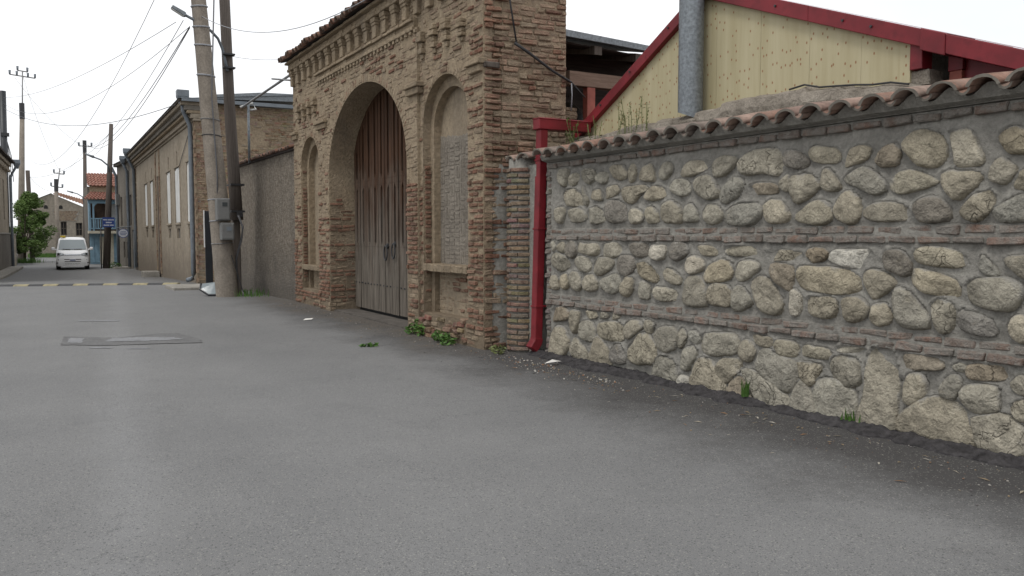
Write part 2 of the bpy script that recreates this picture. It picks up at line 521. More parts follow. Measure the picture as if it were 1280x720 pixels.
M['chrome'] = m_simple("lamp_chrome", (0.55, 0.57, 0.6), 0.15, 0.1, 5, metal=0.9)
M['lens'] = m_simple("headlamp_lens", (0.42, 0.44, 0.46), 0.08, 0.25, 30, spec=0.9)
M['tyre'] = m_simple("tyre_rubber", (0.02, 0.02, 0.02), 0.85, 0.2, 12)
M['glass'] = m_glass("window_glass")
M['glass_van'] = m_glass("windscreen_glass", (0.20, 0.235, 0.245), 0.06)
M['yellow'] = m_simple("yellow_plastic", (0.66, 0.47, 0.03), 0.45, 0.1, 3)
M['yellow_worn'] = m_simple("worn_yellow_paint", (0.27, 0.235, 0.14), 0.8, 0.3, 6, dirt=0.8)
M['black_worn'] = m_simple("worn_black_rubber", (0.05, 0.05, 0.052), 0.8, 0.25, 6)
M['blue_sign'] = m_simple("blue_sign_enamel", (0.022, 0.055, 0.22), 0.5, 0.08, 3)
M['white_sign'] = m_simple("white_sign_enamel", (0.62, 0.63, 0.66), 0.5, 0.06, 3)
M['blue_house'] = m_simple("pale_blue_paint", (0.185, 0.295, 0.370), 0.7, 0.2, 3, dirt=0.35)
M['cream'] = m_simple("cream_paint", (0.50, 0.46, 0.36), 0.8, 0.15, 3, dirt=0.3)
M['dark'] = m_simple("unlit_interior", (0.020, 0.019, 0.018), 0.9, 0.2, 3)
M['brown_paint'] = m_simple("brown_door_paint", (0.075, 0.045, 0.030), 0.7, 0.25, 5)
M['leaf'] = m_leaf("leaf_green", (0.035, 0.085, 0.016), (0.10, 0.19, 0.04))
M['leaf_dark'] = m_leaf("tree_leaf", (0.055, 0.100, 0.022), (0.17, 0.25, 0.075))
M['leaf_dry'] = m_leaf("dry_stem_leaf", (0.09, 0.11, 0.04), (0.18, 0.20, 0.08))
M['bark'] = m_wood("bark", (0.06, 0.048, 0.036), (0.13, 0.105, 0.08))
M['paper'] = m_simple("paper_scrap", (0.62, 0.60, 0.56), 0.8, 0.15, 9)

def m_yellow_panel():
    """painted facing boards: cream yellow with streaks and rust-brown nail and knot spots"""
    t = NT("yellow_boards")
    g = t.ramp(t.noise(1.6, 5, 0.6, stretch=(1, 6, 0.5)), 0.3, 0.7)
    c = t.mix(g, (0.365, 0.315, 0.185), (0.440, 0.390, 0.250))
    st = t.ramp(t.noise(3.0, 5, 0.6, stretch=(1, 9, 0.4)), 0.55, 0.75)
    c = t.mix(t.math('MULTIPLY', st, 0.4), c, (0.31, 0.25, 0.125))
    mp = t.n.new('ShaderNodeMapping'); mp.inputs['Rotation'].default_value = (0, R(90), 0); mp.inputs['Scale'].default_value = (1, 1, 1)
    t.l.new(t.pos, mp.inputs['Vector'])
    v = t.n.new('ShaderNodeTexVoronoi'); v.voronoi_dimensions = '2D'; v.inputs['Scale'].default_value = 12.0
    sy = t.n.new('ShaderNodeSeparateXYZ'); t.l.new(t.pos, sy.inputs[0])
    cy = t.n.new('ShaderNodeCombineXYZ'); t.l.new(t.math('MULTIPLY', sy.outputs['Y'], 1.35), cy.inputs[0]); t.l.new(t.math('MULTIPLY', sy.outputs['Z'], 0.85), cy.inputs[1])
    t.l.new(cy.outputs[0], v.inputs['Vector'])
    s2 = t.n.new('ShaderNodeSeparateColor'); t.l.new(v.outputs['Color'], s2.inputs[0])
    dot = t.ramp(v.outputs['Distance'], 0.10, 0.17, 1.0, 0.0)
    dot = t.math('MULTIPLY', dot, t.math('GREATER_THAN', s2.outputs[0], 0.52))
    c = t.mix(t.math('MULTIPLY', dot, 0.85), c, (0.22, 0.085, 0.025))
    t.col(c); t.rough(0.7)
    t.bump(t.noise(2.5, 5, 0.6, stretch=(1, 7, 0.5)), 0.15, 0.01)
    return t.m
M['yellow_board'] = m_yellow_panel()

def m_cloth(name, c): return m_simple(name, c, 0.9, 0.1, 4)

# ================================================================== ground and road
def sheet(name, x0, x1, nx, y0, y1, ny, zf, mat, smooth=True):
    xs = np.linspace(x0, x1, nx); ys = np.linspace(y0, y1, ny)
    mb = MB(); mb.grid([[(x, y, zf(x, y)) for x in xs] for y in ys])
    mb.f = [q[::-1] if False else q for q in mb.f]
    return mb.build(name, mat, None, smooth)

g = sheet("ground", -400, 400, 3, -200, 900, 12, lambda x, y: -0.75, M['soil'])
tag(g, kind='structure')

def road_z(x, y):
    b = 0.012 * math.sin(x * 0.9 + 0.4) * math.sin(y * 0.31) + 0.006 * math.sin(x * 2.3 + y * 0.7)
    crown = 0.0
    if x > 4.6 and y < 21:                 # asphalt feathered up towards the wall foot
        crown = 0.02 * min(1.0, (x - 4.6) / 1.2)
    return gz(y) + b * 0.5 + crown - 0.012
rd = sheet("road", -14, 14, 57, -10, 130, 281, road_z, M['asphalt'])
tag(rd, kind='structure')

# ================================================================== river-stone boundary wall
WX = 5.83
STONES = """n 877 228 872 236 856 236 855 229 863 216 872 217
n 859 217 853 226 844 230 835 227 837 221 845 215
n 827 223 826 231 815 234 802 230 803 220 815 216 823 219
n 797 222 793 227 781 227 776 222 780 216 787 214 795 217
n 772 229 765 233 746 232 742 222 743 218 755 217 764 220
n 737 226 735 232 727 232 725 223 731 214 738 214
n 719 218 710 229 700 231 695 218 696 212 718 215
n 688 222 679 230 670 230 666 223 675 214 684 214
n 652 220 649 225 636 229 618 227 615 223 629 216 648 214 653 216
n 867 203 857 210 838 209 828 198 828 191 852 191 860 195
n 828 211 823 211 815 196 819 190 824 194
n 807 199 805 207 793 208 788 202 789 195 805 197
n 782 199 778 209 760 211 755 204 762 200 778 197
n 746 194 745 207 720 208 705 206 708 202 719 199 728 191 741 191
n 711 196 701 205 687 207 678 200 681 195 693 192 707 193
n 671 205 663 211 648 211 640 205 643 197 652 195 665 199
n 632 204 628 211 616 213 608 209 604 202 600 196 604 192 618 191 628 196
n 888 184 879 189 864 189 864 181 873 170 882 174
n 860 176 854 185 836 188 820 181 821 173 835 171 857 173
n 817 174 814 184 797 188 785 179 783 172 797 169 815 170
d 778 179 776 192 759 194 745 187 743 173 761 170 777 172
l 739 176 735 182 724 184 715 178 717 170 732 168 738 172
y 710 178 705 184 695 185 688 177 690 169 706 169
n 684 173 681 186 667 190 655 184 652 173 655 168 674 169
n 650 171 646 183 637 186 631 181 628 171 630 169 646 169
n 621 176 613 184 600 183 593 176 598 168 613 166
g 591 172 584 179 570 184 551 183 545 178 548 171 558 165 586 166
l 543 180 534 186 524 185 517 177 515 171 520 167 538 167 542 173
y 506 172 498 177 485 184 474 182 470 176 471 168 481 164 503 168
l 465 174 463 183 454 190 445 186 441 176 445 167 452 165 463 169
g 598 192 591 202 579 209 569 205 568 200 576 191 590 186
b 559 197 558 201 551 202 532 201 529 194 536 192 555 193
n 525 199 522 204 516 208 513 202 514 194 520 194
n 512 204 495 207 485 201 482 196 492 188 506 183 511 193
g 480 197 478 208 472 210 466 202 461 194 468 192 477 193
g 457 199 449 206 436 208 423 199 420 192 430 187 441 193
n 607 214 605 226 595 230 579 227 580 221 592 213 604 212
l 573 220 566 228 547 232 530 230 524 222 526 213 533 208 544 212 563 211 571 214
d 521 224 516 229 502 225 494 218 498 213 509 213 518 217
y 492 227 485 230 474 227 466 227 463 219 465 215 483 216 491 222
n 457 212 454 222 444 226 434 224 437 216 443 213 455 211
b 429 213 423 221 413 226 408 218 411 209 423 209
y 404 222 397 231 387 232 376 227 371 218 373 210 382 206 395 210
l 368 228 359 229 352 228 349 221 343 207 362 204 363 216
y 332 221 327 227 319 227 310 223 307 214 316 210 326 212
y 415 193 409 202 396 203 384 198 377 194 389 190 405 187 413 190
n 374 198 368 201 345 198 347 191 356 184 362 181 370 189
g 338 197 332 209 320 200 323 194 328 190 337 193
y 321 189 315 199 305 196 302 189 308 185 318 186
g 437 173 428 180 412 180 396 172 399 167 426 166 435 169
d 394 176 387 182 378 183 369 177 366 167 381 165 392 167
n 357 173 350 182 337 185 334 179 337 173 346 165 355 168
g 333 172 325 178 315 182 304 178 305 166 327 164 332 167
n 895 142 889 149 883 143 885 136 892 135
n 880 142 870 147 863 145 865 133 877 136
d 861 139 854 147 840 147 840 132 850 127 859 131
l 837 139 834 146 817 144 797 145 794 138 799 132 817 132 835 135
l 790 137 784 144 763 146 753 143 753 133 768 130 782 131
d 734 142 728 146 710 146 705 141 707 134 722 131 732 137
w 701 136 698 144 678 144 677 139 681 131 690 129 700 132
d 668 140 664 147 647 147 642 139 649 133 660 129 667 133
y 628 143 622 145 608 144 601 139 604 136 619 135
n 892 121 889 131 876 133 856 125 855 118 870 111 887 115
n 842 121 835 129 817 129 809 122 814 111 832 114
n 803 119 794 128 780 129 763 125 772 116 794 108 802 112
d 761 121 750 132 727 131 728 119 740 110 754 114
y 724 123 706 125 695 117 688 110 695 105 712 110 723 114
n 677 117 668 121 658 116 651 111 656 105 667 106 675 111
w 644 124 640 133 629 134 620 129 620 122 636 116 643 119
y 616 116 608 127 591 131 580 126 583 116 592 111 612 110
l 577 119 571 129 557 132 547 128 548 123 561 115 570 113
b 532 120 531 128 522 130 505 126 509 115 511 107 525 113
y 501 121 498 127 471 128 452 125 443 120 444 111 455 108 476 108 496 110
n 435 120 433 125 425 128 408 120 409 116 418 110 428 105 432 112
y 394 125 389 129 380 128 363 123 360 118 361 111 374 112 385 113 393 118
n 350 118 346 123 329 125 316 123 314 117 320 106 324 104 338 105 347 109
y 591 141 587 145 560 145 552 140 556 136 585 136
n 541 136 537 141 514 142 499 139 501 134 535 132
b 494 138 489 144 477 144 472 139 476 134 487 132
w 470 134 465 142 450 143 431 143 432 136 435 129 454 130
d 420 137 417 142 405 143 398 137 396 127 402 124 415 129
y 392 140 389 145 371 146 357 141 354 136 362 132 377 133 389 135
g 343 132 341 142 337 138 330 131 331 127 339 128
g 325 137 321 140 312 141 302 137 301 125 312 126 321 132
n 897 94 890 105 881 104 877 89 889 87
y 874 94 869 106 858 107 855 99 859 90 871 89
n 852 98 847 110 832 109 827 99 832 89 845 89
n 824 98 817 107 802 108 794 99 799 91 819 89
n 790 100 775 107 760 111 753 107 754 93 772 89 785 94
n 750 96 745 107 731 108 728 102 733 91 741 87 749 91
n 720 93 715 104 706 105 700 100 703 87 716 87
l 694 93 689 100 669 100 660 95 661 89 679 86 691 88
g 645 98 641 110 627 114 616 107 615 87 631 85 644 86
n 615 96 609 107 589 108 581 100 585 88 607 88
n 580 88 574 108 562 104 555 94 556 90 572 84
g 553 109 547 116 534 115 523 102 520 93 525 86 539 86 550 95
w 511 104 506 108 498 102 499 89 504 86 510 88
n 492 99 488 102 465 103 463 95 465 88 473 86 489 88
n 455 99 452 103 443 105 435 103 432 96 436 89 447 85 453 88
n 429 92 426 100 415 102 411 95 412 87 425 84
g 409 103 407 112 401 114 392 107 381 95 381 88 387 86 402 86 407 95
n 378 102 374 107 364 106 360 99 361 90 366 85 373 86
d 358 95 355 101 347 100 334 96 331 88 336 85 350 86 355 89
l 321 92 318 99 310 101 301 97 299 87 310 83 318 85
b 896 52 890 62 867 66 854 61 855 52 885 47
n 852 52 847 63 830 63 833 50 840 36 848 43
y 824 60 817 65 800 65 797 60 805 56 819 57
g 795 61 786 66 774 65 776 60 792 58
n 771 62 763 68 752 66 754 61 767 59
n 897 2 894 26 881 40 864 38 852 21 867 6 885 2
n 833 37 827 50 808 53 800 45 803 32 811 29 828 32
y 792 46 788 53 754 57 745 49 748 38 765 35 787 36
g 744 49 737 59 721 62 710 56 726 46 738 40
n 710 57 705 64 692 62 697 50 703 50
g 692 46 684 56 667 60 655 53 659 39 676 33 688 36
n 656 46 653 59 644 59 642 51 650 39
g 640 57 627 60 621 53 626 45 635 49
n 621 48 618 56 597 60 577 61 572 52 577 43 608 38 618 42
n 649 29 643 41 629 43 627 34 638 20 648 18
y 736 27 720 43 707 49 694 42 690 28 696 18 728 15 736 20
n 850 15 840 30 827 26 812 12 815 4 846 6
n 809 9 798 33 789 35 771 21 769 5 783 2 807 2
d 768 20 758 32 748 30 741 20 743 12 763 10
n 694 9 686 23 674 28 659 22 656 6 668 2 691 1
w 655 6 651 13 637 12 638 2 654 1
n 634 7 627 26 613 33 599 28 587 10 589 -1 605 -2 629 1
n 599 27 593 35 568 39 566 33 583 14 594 17
n 569 48 564 57 552 56 549 49 556 39 564 38
n 555 61 550 64 530 63 529 58 537 53 548 56
y 527 56 522 62 504 62 501 55 505 49 522 49
y 497 57 491 61 469 60 467 56 470 51 495 51
n 462 60 456 64 434 65 432 61 437 58 454 58
b 585 4 579 15 568 22 559 18 556 7 552 -2 563 -6 583 -2
n 563 26 556 29 545 28 525 20 512 12 506 2 517 -1 539 -2 550 7
g 548 35 542 49 530 50 503 43 502 31 512 16 529 21 543 30
n 503 44 475 46 480 34 486 25 492 28 499 36
n 464 46 462 53 444 56 438 50 439 36 445 31 461 35
g 505 11 503 22 494 29 485 22 480 7 480 -2 493 -1 505 0
n 480 17 478 30 468 34 445 33 442 22 442 6 447 -1 467 -2 479 1
n 431 46 428 61 418 63 409 61 404 40 406 18 406 6 421 0 436 4 437 13 431 31
b 401 57 398 64 386 65 371 63 369 59 372 56 386 54 400 54
n 398 39 395 49 385 51 381 45 381 36 392 27 398 28
g 370 41 363 53 355 53 354 44 359 36 367 37
n 361 60 354 64 349 61 350 57 358 57
b 349 61 343 64 323 64 322 59 326 55 341 53 348 53
n 353 41 350 47 337 50 327 49 327 41 326 35 336 31 345 30
n 318 53 314 60 304 59 301 53 306 48 315 48
n 318 36 314 42 303 45 301 37 305 30 313 30
n 405 7 397 18 386 28 374 34 358 34 347 27 343 17 344 7 353 4 366 4 381 5
l 342 23 338 26 322 32 311 26 308 11 312 5 324 4 340 5"""
wall = thing("boundary_wall", "grey mortared river stone wall with brick bands and clay tile coping", "wall", (0, 0, 0))

TINT = {'n': (0.322, 0.293, 0.232), 'd': (0.225, 0.207, 0.178), 'l': (0.400, 0.362, 0.285), 'w': (0.455, 0.420, 0.350),
        'y': (0.350, 0.310, 0.232), 'g': (0.300, 0.278, 0.228), 'b': (0.275, 0.235, 0.178)}

def chaikin(p, k=2):
    p = np.array(p, float)
    for _ in range(k):
        q = np.roll(p, -1, 0)
        p = np.stack([p * 0.80 + q * 0.20, p * 0.20 + q * 0.80], 1).reshape(-1, 2)
    return p

def resample(p, n):
    q = np.vstack([p, p[:1]])
    d = np.r_[0, np.cumsum(np.hypot(*np.diff(q, axis=0).T))]
    t = np.linspace(0, d[-1], n, endpoint=False)
    return np.stack([np.interp(t, d, q[:, 0]), np.interp(t, d, q[:, 1])], 1)

polys = []
for ln in STONES.strip().splitlines():
    p = ln.split(); v = np.array(p[1:], float).reshape(-1, 2) / 100.0
    polys.append((p[0], v, True))
# the wall runs on past the right edge of the photograph: the same masonry, random stones
BANDS = [(0.02, 0.64, [(0.02, 0.34), (0.36, 0.63)]), (0.84, 1.46, [(0.84, 1.03), (1.05, 1.25), (1.27, 1.46)]), (1.65, 2.34, [(1.65, 1.86), (1.88, 2.10), (2.12, 2.33)])]
for lo, hi, rows in BANDS:
    for ra, rb in rows:
        y = 2.98 if lo > 0.5 else 2.90
        while y > -1.9:
            w = random.uniform(0.16, 0.36)
            cy, cz = y - w / 2, (ra + rb) / 2
            pts = []
            nn = random.choice((5, 6, 7, 8))
            for i in range(nn):
                a = 2 * math.pi * (i + random.uniform(-0.25, 0.25)) / nn
                rr = random.uniform(0.82, 1.05)
                pts.append((cy + math.cos(a) * w * 0.47 * rr, cz + math.sin(a) * (rb - ra) * 0.48 * rr))
            polys.append((random.choice('nnnlygdb'), np.array(pts), False))
            y -= w + random.uniform(0.02, 0.06)

outl = []
for t_, v, _ in polys:
    area = 0.5 * np.sum(v[:, 0] * np.roll(v[:, 1], -1) - np.roll(v[:, 0], -1) * v[:, 1])
    if area < 0: v = v[::-1]
    cen = v.mean(0)
    v = cen + (v - cen) * 1.19
    outl.append(resample(chaikin(chaikin(v, 1), 1) if len(v) < 6 else chaikin(v, 1), 22))

for si, ((tg, _, _), o) in enumerate(zip(polys, outl)):
    rg = np.random.default_rng(100 + si)
    c = o.mean(0); n = len(o)
    size = min(np.ptp(o[:, 0]), np.ptp(o[:, 1]))
    d = min(0.066, 0.027 + 0.17 * size)
    ph = rg.uniform(0, 6.28, 4)
    ang = np.arctan2(o[:, 1] - c[1], o[:, 0] - c[0])
    wob = 1 + 0.035 * np.sin(3 * ang + ph[0]) + 0.03 * np.sin(5 * ang + ph[1])
    tilt = rg.uniform(-0.35, 0.35, 2)
    vs = []; fs = []; edge = []
    facets = []
    for _ in range(3):
        fa = rg.uniform(0, 6.28)
        facets.append((np.array((math.cos(fa), math.sin(fa))), rg.uniform(0.02, 0.28), rg.uniform(0.5, 1.6)))
    EDG = (1.0, 1.0, 0.72, 0.40, 0.16, 0.0, 0.0)
    for s, h in ((1.04, -0.05), (1.02, 0.10), (0.98, 0.50), (0.90, 0.82), (0.70, 0.96), (0.38, 1.0)):
        for k in range(n):
            q = c + (o[k] - c) * s * (wob[k] if s < 1 else 1)
            hh = h
            if h > 0.3:
                rel = (q - c) / max(size, 0.05)
                hh = h * (1 + tilt @ rel + 0.10 * math.sin(2 * ang[k] + ph[2]) + 0.08 * math.sin(4 * ang[k] + ph[3] + s * 3)) + rg.uniform(-0.035, 0.035)
                for fd, fo, fk in facets:
                    hh = min(hh, 1.08 - fk * max(0.0, float(fd @ rel) - fo))
            edge.append(EDG[len(edge) // n] * (0.72 + 0.40 * math.sin(ang[k])))
            vs.append((WX - d * hh, q[0], q[1]))
    vs.append((WX - d * (1.0 + rg.uniform(-0.04, 0.06)), c[0], c[1]))
    for r_ in range(5):
        for k in range(n):
            a = r_ * n + k; b = r_ * n + (k + 1) % n
            fs.append((a, b, b + n, a + n))
    for k in range(n):
        fs.append((5 * n + k, 5 * n + (k + 1) % n, 6 * n))
    fs = [f[::-1] for f in fs]
    mb = MB(); mb.add(vs, fs)
    mb.c = [(e, e, e) for e in edge] + [(0, 0, 0)]
    so = mb.build("stone", M['stone'], wall, smooth=True)
    so.data.color_attributes[0].name = "Edge"
    t = TINT[tg]; k = rg.uniform(0.88, 1.12); hue = rg.uniform(-0.03, 0.03)
    so.color = (min(1, t[0] * k * (1 + hue)), t[1] * k, max(0.02, t[2] * k * (1 - hue * 1.5)), 1)

# mortar bed: one relief sheet with smeared collars round the stones
y0m, y1m, z0m, z1m, st = -2.0, 9.08, -0.10, 2.48, 0.02
ny = int((y1m - y0m) / st) + 1; nz = int((z1m - z0m) / st) + 1
ym = np.linspace(y0m, y1m, ny); zm = np.linspace(z0m, z1m, nz)
YY, ZZ = np.meshgrid(ym, zm, indexing='ij')
H = 0.013 * fbm(YY * 3.1, ZZ * 3.1, 3) + 0.006 * fbm(YY * 14, ZZ * 14, 8)
COLR = np.zeros_like(H)
for o in outl:
    a0, b0 = o.min(0) - 0.09; a1, b1 = o.max(0) + 0.09
    i0, i1 = np.searchsorted(ym, [a0, a1]); j0, j1 = np.searchsorted(zm, [b0, b1])
    if i1 <= i0 or j1 <= j0: continue
    P = np.stack([YY[i0:i1, j0:j1], ZZ[i0:i1, j0:j1]], -1)
    A = o; B = np.roll(o, -1, 0); AB = B - A
    t = np.clip(((P[:, :, None] - A) * AB).sum(-1) / (AB ** 2).sum(-1), 0, 1)
    ds = np.linalg.norm(P[:, :, None] - (A + t[..., None] * AB), axis=-1).min(-1)
    cr = (A[:, 1] > P[..., 1, None]) != (B[:, 1] > P[..., 1, None])
    xi = A[:, 0] + (P[..., 1, None] - A[:, 1]) / np.where(np.abs(AB[:, 1]) < 1e-9, 1e-9, AB[:, 1]) * AB[:, 0]
    ins = (np.sum(cr & (P[..., 0, None] < xi), -1) % 2) == 1
    size = min(np.ptp(o[:, 0]), np.ptp(o[:, 1]))
    amp = 0.026 + 0.075 * min(size, 0.25)
    upn = np.clip((P[..., 1] - o[:, 1].mean()) / (np.ptp(o[:, 1]) * 0.5 + 1e-6), -1, 1)
    coll = np.where(ins, 0.004, amp * (0.72 + 0.5 * upn) * np.exp(-(ds / 0.028) ** 1.3))
    COLR[i0:i1, j0:j1] = np.maximum(COLR[i0:i1, j0:j1], coll)
COLR *= np.clip(0.75 + 0.7 * fbm(YY * 4, ZZ * 4, 21), 0.15, 1.3)
HX = WX - H - COLR
mb = MB()
mb.v = np.stack([HX, YY, ZZ], -1).reshape(-1, 3).tolist()
for i in range(ny - 1):
    for j in range(nz - 1):
        a = i * nz + j
        mb.f.append((a, a + 1, a + nz + 1, a + nz))
mo = mb.build("mortar", M['mortar'], wall, smooth=True)
mb = MB(); mb.box(WX + 0.03, WX + 0.40, y0m, y1m - 0.01, -0.3, 2.46)
mb.build("wall_core", M['mortar'], wall)

# --- brick unit meshes (real brick proportions; front face towards -x, length along y)
def unit_bricks(n, L=0.24, H_=0.055, D=0.10, jit=0.010):
    out = []
    for i in range(n):
        bm = bmesh.new()
        bmesh.ops.create_cube(bm, size=1.0)
        for v in bm.verts:
            v.co = Vector(((v.co.x) * D, v.co.y * L, v.co.z * H_)) + Vector([random.uniform(-jit, jit) for _ in range(3)])
        bmesh.ops.bevel(bm, geom=[e for e in bm.edges], offset=0.009, segments=1, affect='EDGES')
        for v in bm.verts:
            v.co += Vector([random.uniform(-0.0025, 0.0025) for _ in range(3)])
            v.co.x += D / 2          # origin in the middle of the front face
        bmesh.ops.triangulate(bm, faces=bm.faces)
        me = bpy.data.meshes.new("brick")
        bm.to_mesh(me); bm.free()
        out.append(me)
    return out
BU = unit_bricks(10)
for me in BU: me.materials.append(M['brick'])
BG = [me.copy() for me in BU]
for me in BG:
    me.materials.clear(); me.materials.append(M['brick_grey'])

def band_row(z, dx, parent, ya, yb, hs=1.0, off=0.0, dark=1.0):
    y = ya + off
    while y < yb - 0.05:
        L = random.uniform(0.20, 0.27)
        if y + L > yb: L = yb - y
        k = random.uniform(0.8, 1.2) * dark
        c = random.choice([(0.255, 0.170, 0.130), (0.28, 0.185, 0.145), (0.235, 0.180, 0.148), (0.26, 0.205, 0.168)])
        inst("brick", random.choice(BG), parent, (WX - dx + random.uniform(-0.006, 0.006), y + L / 2, z + random.uniform(-0.004, 0.004)),
             (random.uniform(-0.03, 0.03), 0, random.uniform(-0.04, 0.04)), (1, L / 0.252, hs * random.uniform(0.85, 1.08)), tuple(x * k for x in c))
        y += L + random.uniform(0.010, 0.024)

for zb, hs in ((1.517, 1.0), (1.592, 0.95)): band_row(zb, 0.045 if zb < 1.55 else 0.030, wall, -1.95, 9.06, hs, off=0.1 * (zb > 1.55))
for zb, hs in ((0.700, 1.0), (0.775, 0.95)): band_row(zb, 0.048 if zb < 0.74 else 0.030, wall, -1.95, 9.06, hs, off=0.13 * (zb > 0.74))
band_row(2.418, 0.045, wall, -1.95, 9.06, 1.0)
# mortar fillets that carry each band
mb = MB()
for za, zb, xx in ((1.482, 1.640, 0.021), (0.666, 0.822, 0.021), (2.388, 2.47, 0.018), (2.455, 2.52, 0.035)):
    P = []
    for y in np.arange(-2.0, 9.07, 0.06):
        nz_ = float(fbm(np.array(y * 3.0), np.array(za * 10), 5)) * 0.008
        P.append([(WX + 0.06, y, za), (WX - xx + nz_, y, za + 0.012), (WX - xx + nz_ * 0.6, y, (za + zb) / 2), (WX - xx * 0.8 - nz_, y, zb - 0.012), (WX + 0.06, y, zb + 0.01)])
    mb.grid(P)
mb.build("mortar_band", M['mortar'], wall, smooth=False)
# brick quoins at the wall end beside the red downpipe
for i in range(31):
    z = 0.05 + i * 0.076
    inst("brick", random.choice(BG), wall, (WX - 0.02 + random.uniform(-0.012, 0.012), 9.03, z), (0, 0, random.uniform(-0.1, 0.1)), (1, 0.42, 0.95), tuple(x * random.uniform(0.7, 1.0) for x in (0.22, 0.17, 0.14)))

# --- clay coping tiles
def barrel(r0, r1, L, th=0.017, seg=8, flip=False, arc=math.pi, jit=0.0):
    vs = []; fs = []
    for (x, r) in ((0, r0), (L, r1)):
        for rr in (r, r - th):
            for k in range(seg + 1):
                a = (math.pi - arc) / 2 + arc * k / seg
                s = -1 if flip else 1
                q = 1 + random.uniform(-jit, jit)
                vs.append((x, math.cos(a) * rr * q, s * math.sin(a) * rr * q))
    m = seg + 1
    for k in range(seg):
        fs += [(k, k + 1, 2 * m + k + 1, 2 * m + k), (m + k + 1, m + k, 3 * m + k, 3 * m + k + 1),
               (k + 1, k, m + k, m + k + 1), (2 * m + k, 2 * m + k + 1, 3 * m + k + 1, 3 * m + k)]
    fs += [(0, 2 * m, 3 * m, m), (seg, m + seg, 3 * m + seg, 2 * m + seg)]
    front = [4 * k + 2 for k in range(seg)]
    me = bpy.data.meshes.new("roof_tile"); me.from_pydata(vs, [], fs)
    me.polygons.foreach_set('use_smooth', [len(p.vertices) == 4 and i % 4 < 2 for i, p in enumerate(me.polygons)])
    me.materials.append(M['tile']); me.materials.append(M['stucco_grey'])
    for k in front: me.polygons[k].material_index = 1
    bm = bmesh.new(); bm.from_mesh(me); bmesh.ops.recalc_face_normals(bm, faces=bm.faces); bm.to_mesh(me); bm.free()
    return me
COVER = [barrel(0.118 + random.uniform(-0.004, 0.006), 0.100, 0.38, th=0.024, arc=math.pi * 0.86, jit=0.035) for _ in range(5)]
PAN = [barrel(0.090 + random.uniform(-0.004, 0.004), 0.078, 0.38, th=0.024, flip=True, arc=math.pi * 0.8, jit=0.035) for _ in range(4)]
TCOL = [(0.26, 0.160, 0.122), (0.29, 0.180, 0.140), (0.23, 0.160, 0.132), (0.27, 0.198, 0.162), (0.31, 0.220, 0.178), (0.21, 0.170, 0.145)]
y = 8.98; i = 0
while y > -1.9:
    c = random.choice(TCOL)
    inst("roof_tile", random.choice(COVER), wall, (5.60 + random.uniform(-0.02, 0.02), y, 2.530 + random.uniform(-0.008, 0.008)), (random.uniform(-0.05, 0.05), -R(12 + random.uniform(-2, 2)), random.uniform(-0.03, 0.03)), (1, 1, 0.78), c)
    c = random.choice(TCOL)
    inst("roof_tile", random.choice(PAN), wall, (5.612 + random.uniform(-0.012, 0.012), y - 0.141, 2.572 + random.uniform(-0.006, 0.006)), (random.uniform(-0.04, 0.04), -R(12), random.uniform(-0.03, 0.03)), (1, 0.62, 0.72), tuple(q * 0.85 for q in c))
    y -= 0.282; i += 1
# bedding mortar under and behind the coping tiles
mb = MB()
P = []
for y in np.arange(-2.0, 9.09, 0.035):
    nn = float(vnoise(np.array(y * 9), np.array(0.5), 9)) * 0.012
    wv = 0.040 * math.cos(2 * math.pi * (y - 8.98) / 0.282)
    P.append([(5.80, y, 2.47), (5.73 + nn, y, 2.49), (5.70 + nn, y, 2.550 + wv + nn * 0.5), (5.95, y, 2.595 + wv * 0.5), (6.05, y, 2.625 + nn), (6.20, y, 2.62 + nn), (6.24, y, 2.40)])
mb.grid(P)
mb.build("coping_mortar", M['mortar'], wall)

# --- black tarmac fillet squeezed up against the wall foot
ys = np.arange(-2.0, 9.3, 0.022); us_ = np.linspace(0, 1, 15)
YT, UT = np.meshgrid(ys, us_, indexing='ij')
n1 = fbm(YT * 1.7, YT * 0 + 3.3, 31); n2 = fbm(YT * 7.0, YT * 0 + 1.3, 33)
wd = np.clip(0.26 + 0.15 * n1 + 0.10 * n2, 0.10, 0.55)
hh = np.clip(0.058 + 0.030 * n2 + 0.03 * n1, 0.02, 0.12)
XT = WX + 0.03 - wd * (1 - UT) + 0.02 * fbm(YT * 18, UT * 9, 35)
ZT = 0.004 + hh * np.sin(np.minimum(1, UT * 1.3) * math.pi / 2) * (UT > 0) - 0.04 * (UT == 0)
ZT = ZT + (0.020 * fbm(YT * 16, UT * 6, 37) + 0.014 * fbm(YT * 38, UT * 14, 39)) * (UT > 0) * (0.4 + 0.6 * UT)
mb = MB(); mb.v = np.stack([XT, YT, ZT], -1).reshape(-1, 3).tolist(); nu_ = len(us_)
mb.f = [(i * nu_ + k, (i + 1) * nu_ + k, (i + 1) * nu_ + k + 1, i * nu_ + k + 1) for i in range(len(ys) - 1) for k in range(nu_ - 1)]
o = mb.build("tarmac_edge", M['tarmac'], None, smooth=False)
tag(o, kind='structure')

# ================================================================== old brick gateway
GX, GY, GROT = 5.36, 9.92, -0.0168
gate = thing("brick_gateway", "tall weathered brick gateway with arched opening, blind niches and tiled cornice", "gateway", (GX, GY, 0), GROT)

def arch_loop(ua, ub, zb, zs, rise, n=24, pw=2.0):
    """opening outline from the ua foot over the arch to the ub foot"""
    c = (ua + ub) / 2; h = (ub - ua) / 2
    pts = [(ua, zb)] + [(ua, zb + (zs - zb) * k / 6) for k in range(1, 6)]
    for k in range(n + 1):
        a = math.pi - math.pi * k / n
        ca, sa = math.cos(a), math.sin(a)
        pts.append((c + h * math.copysign(abs(ca) ** (2 / pw), ca), zs + rise * abs(sa) ** (2 / pw)))
    pts += [(ub, zb + (zs - zb) * k / 6) for k in range(5, 0, -1)] + [(ub, zb)]
    return pts

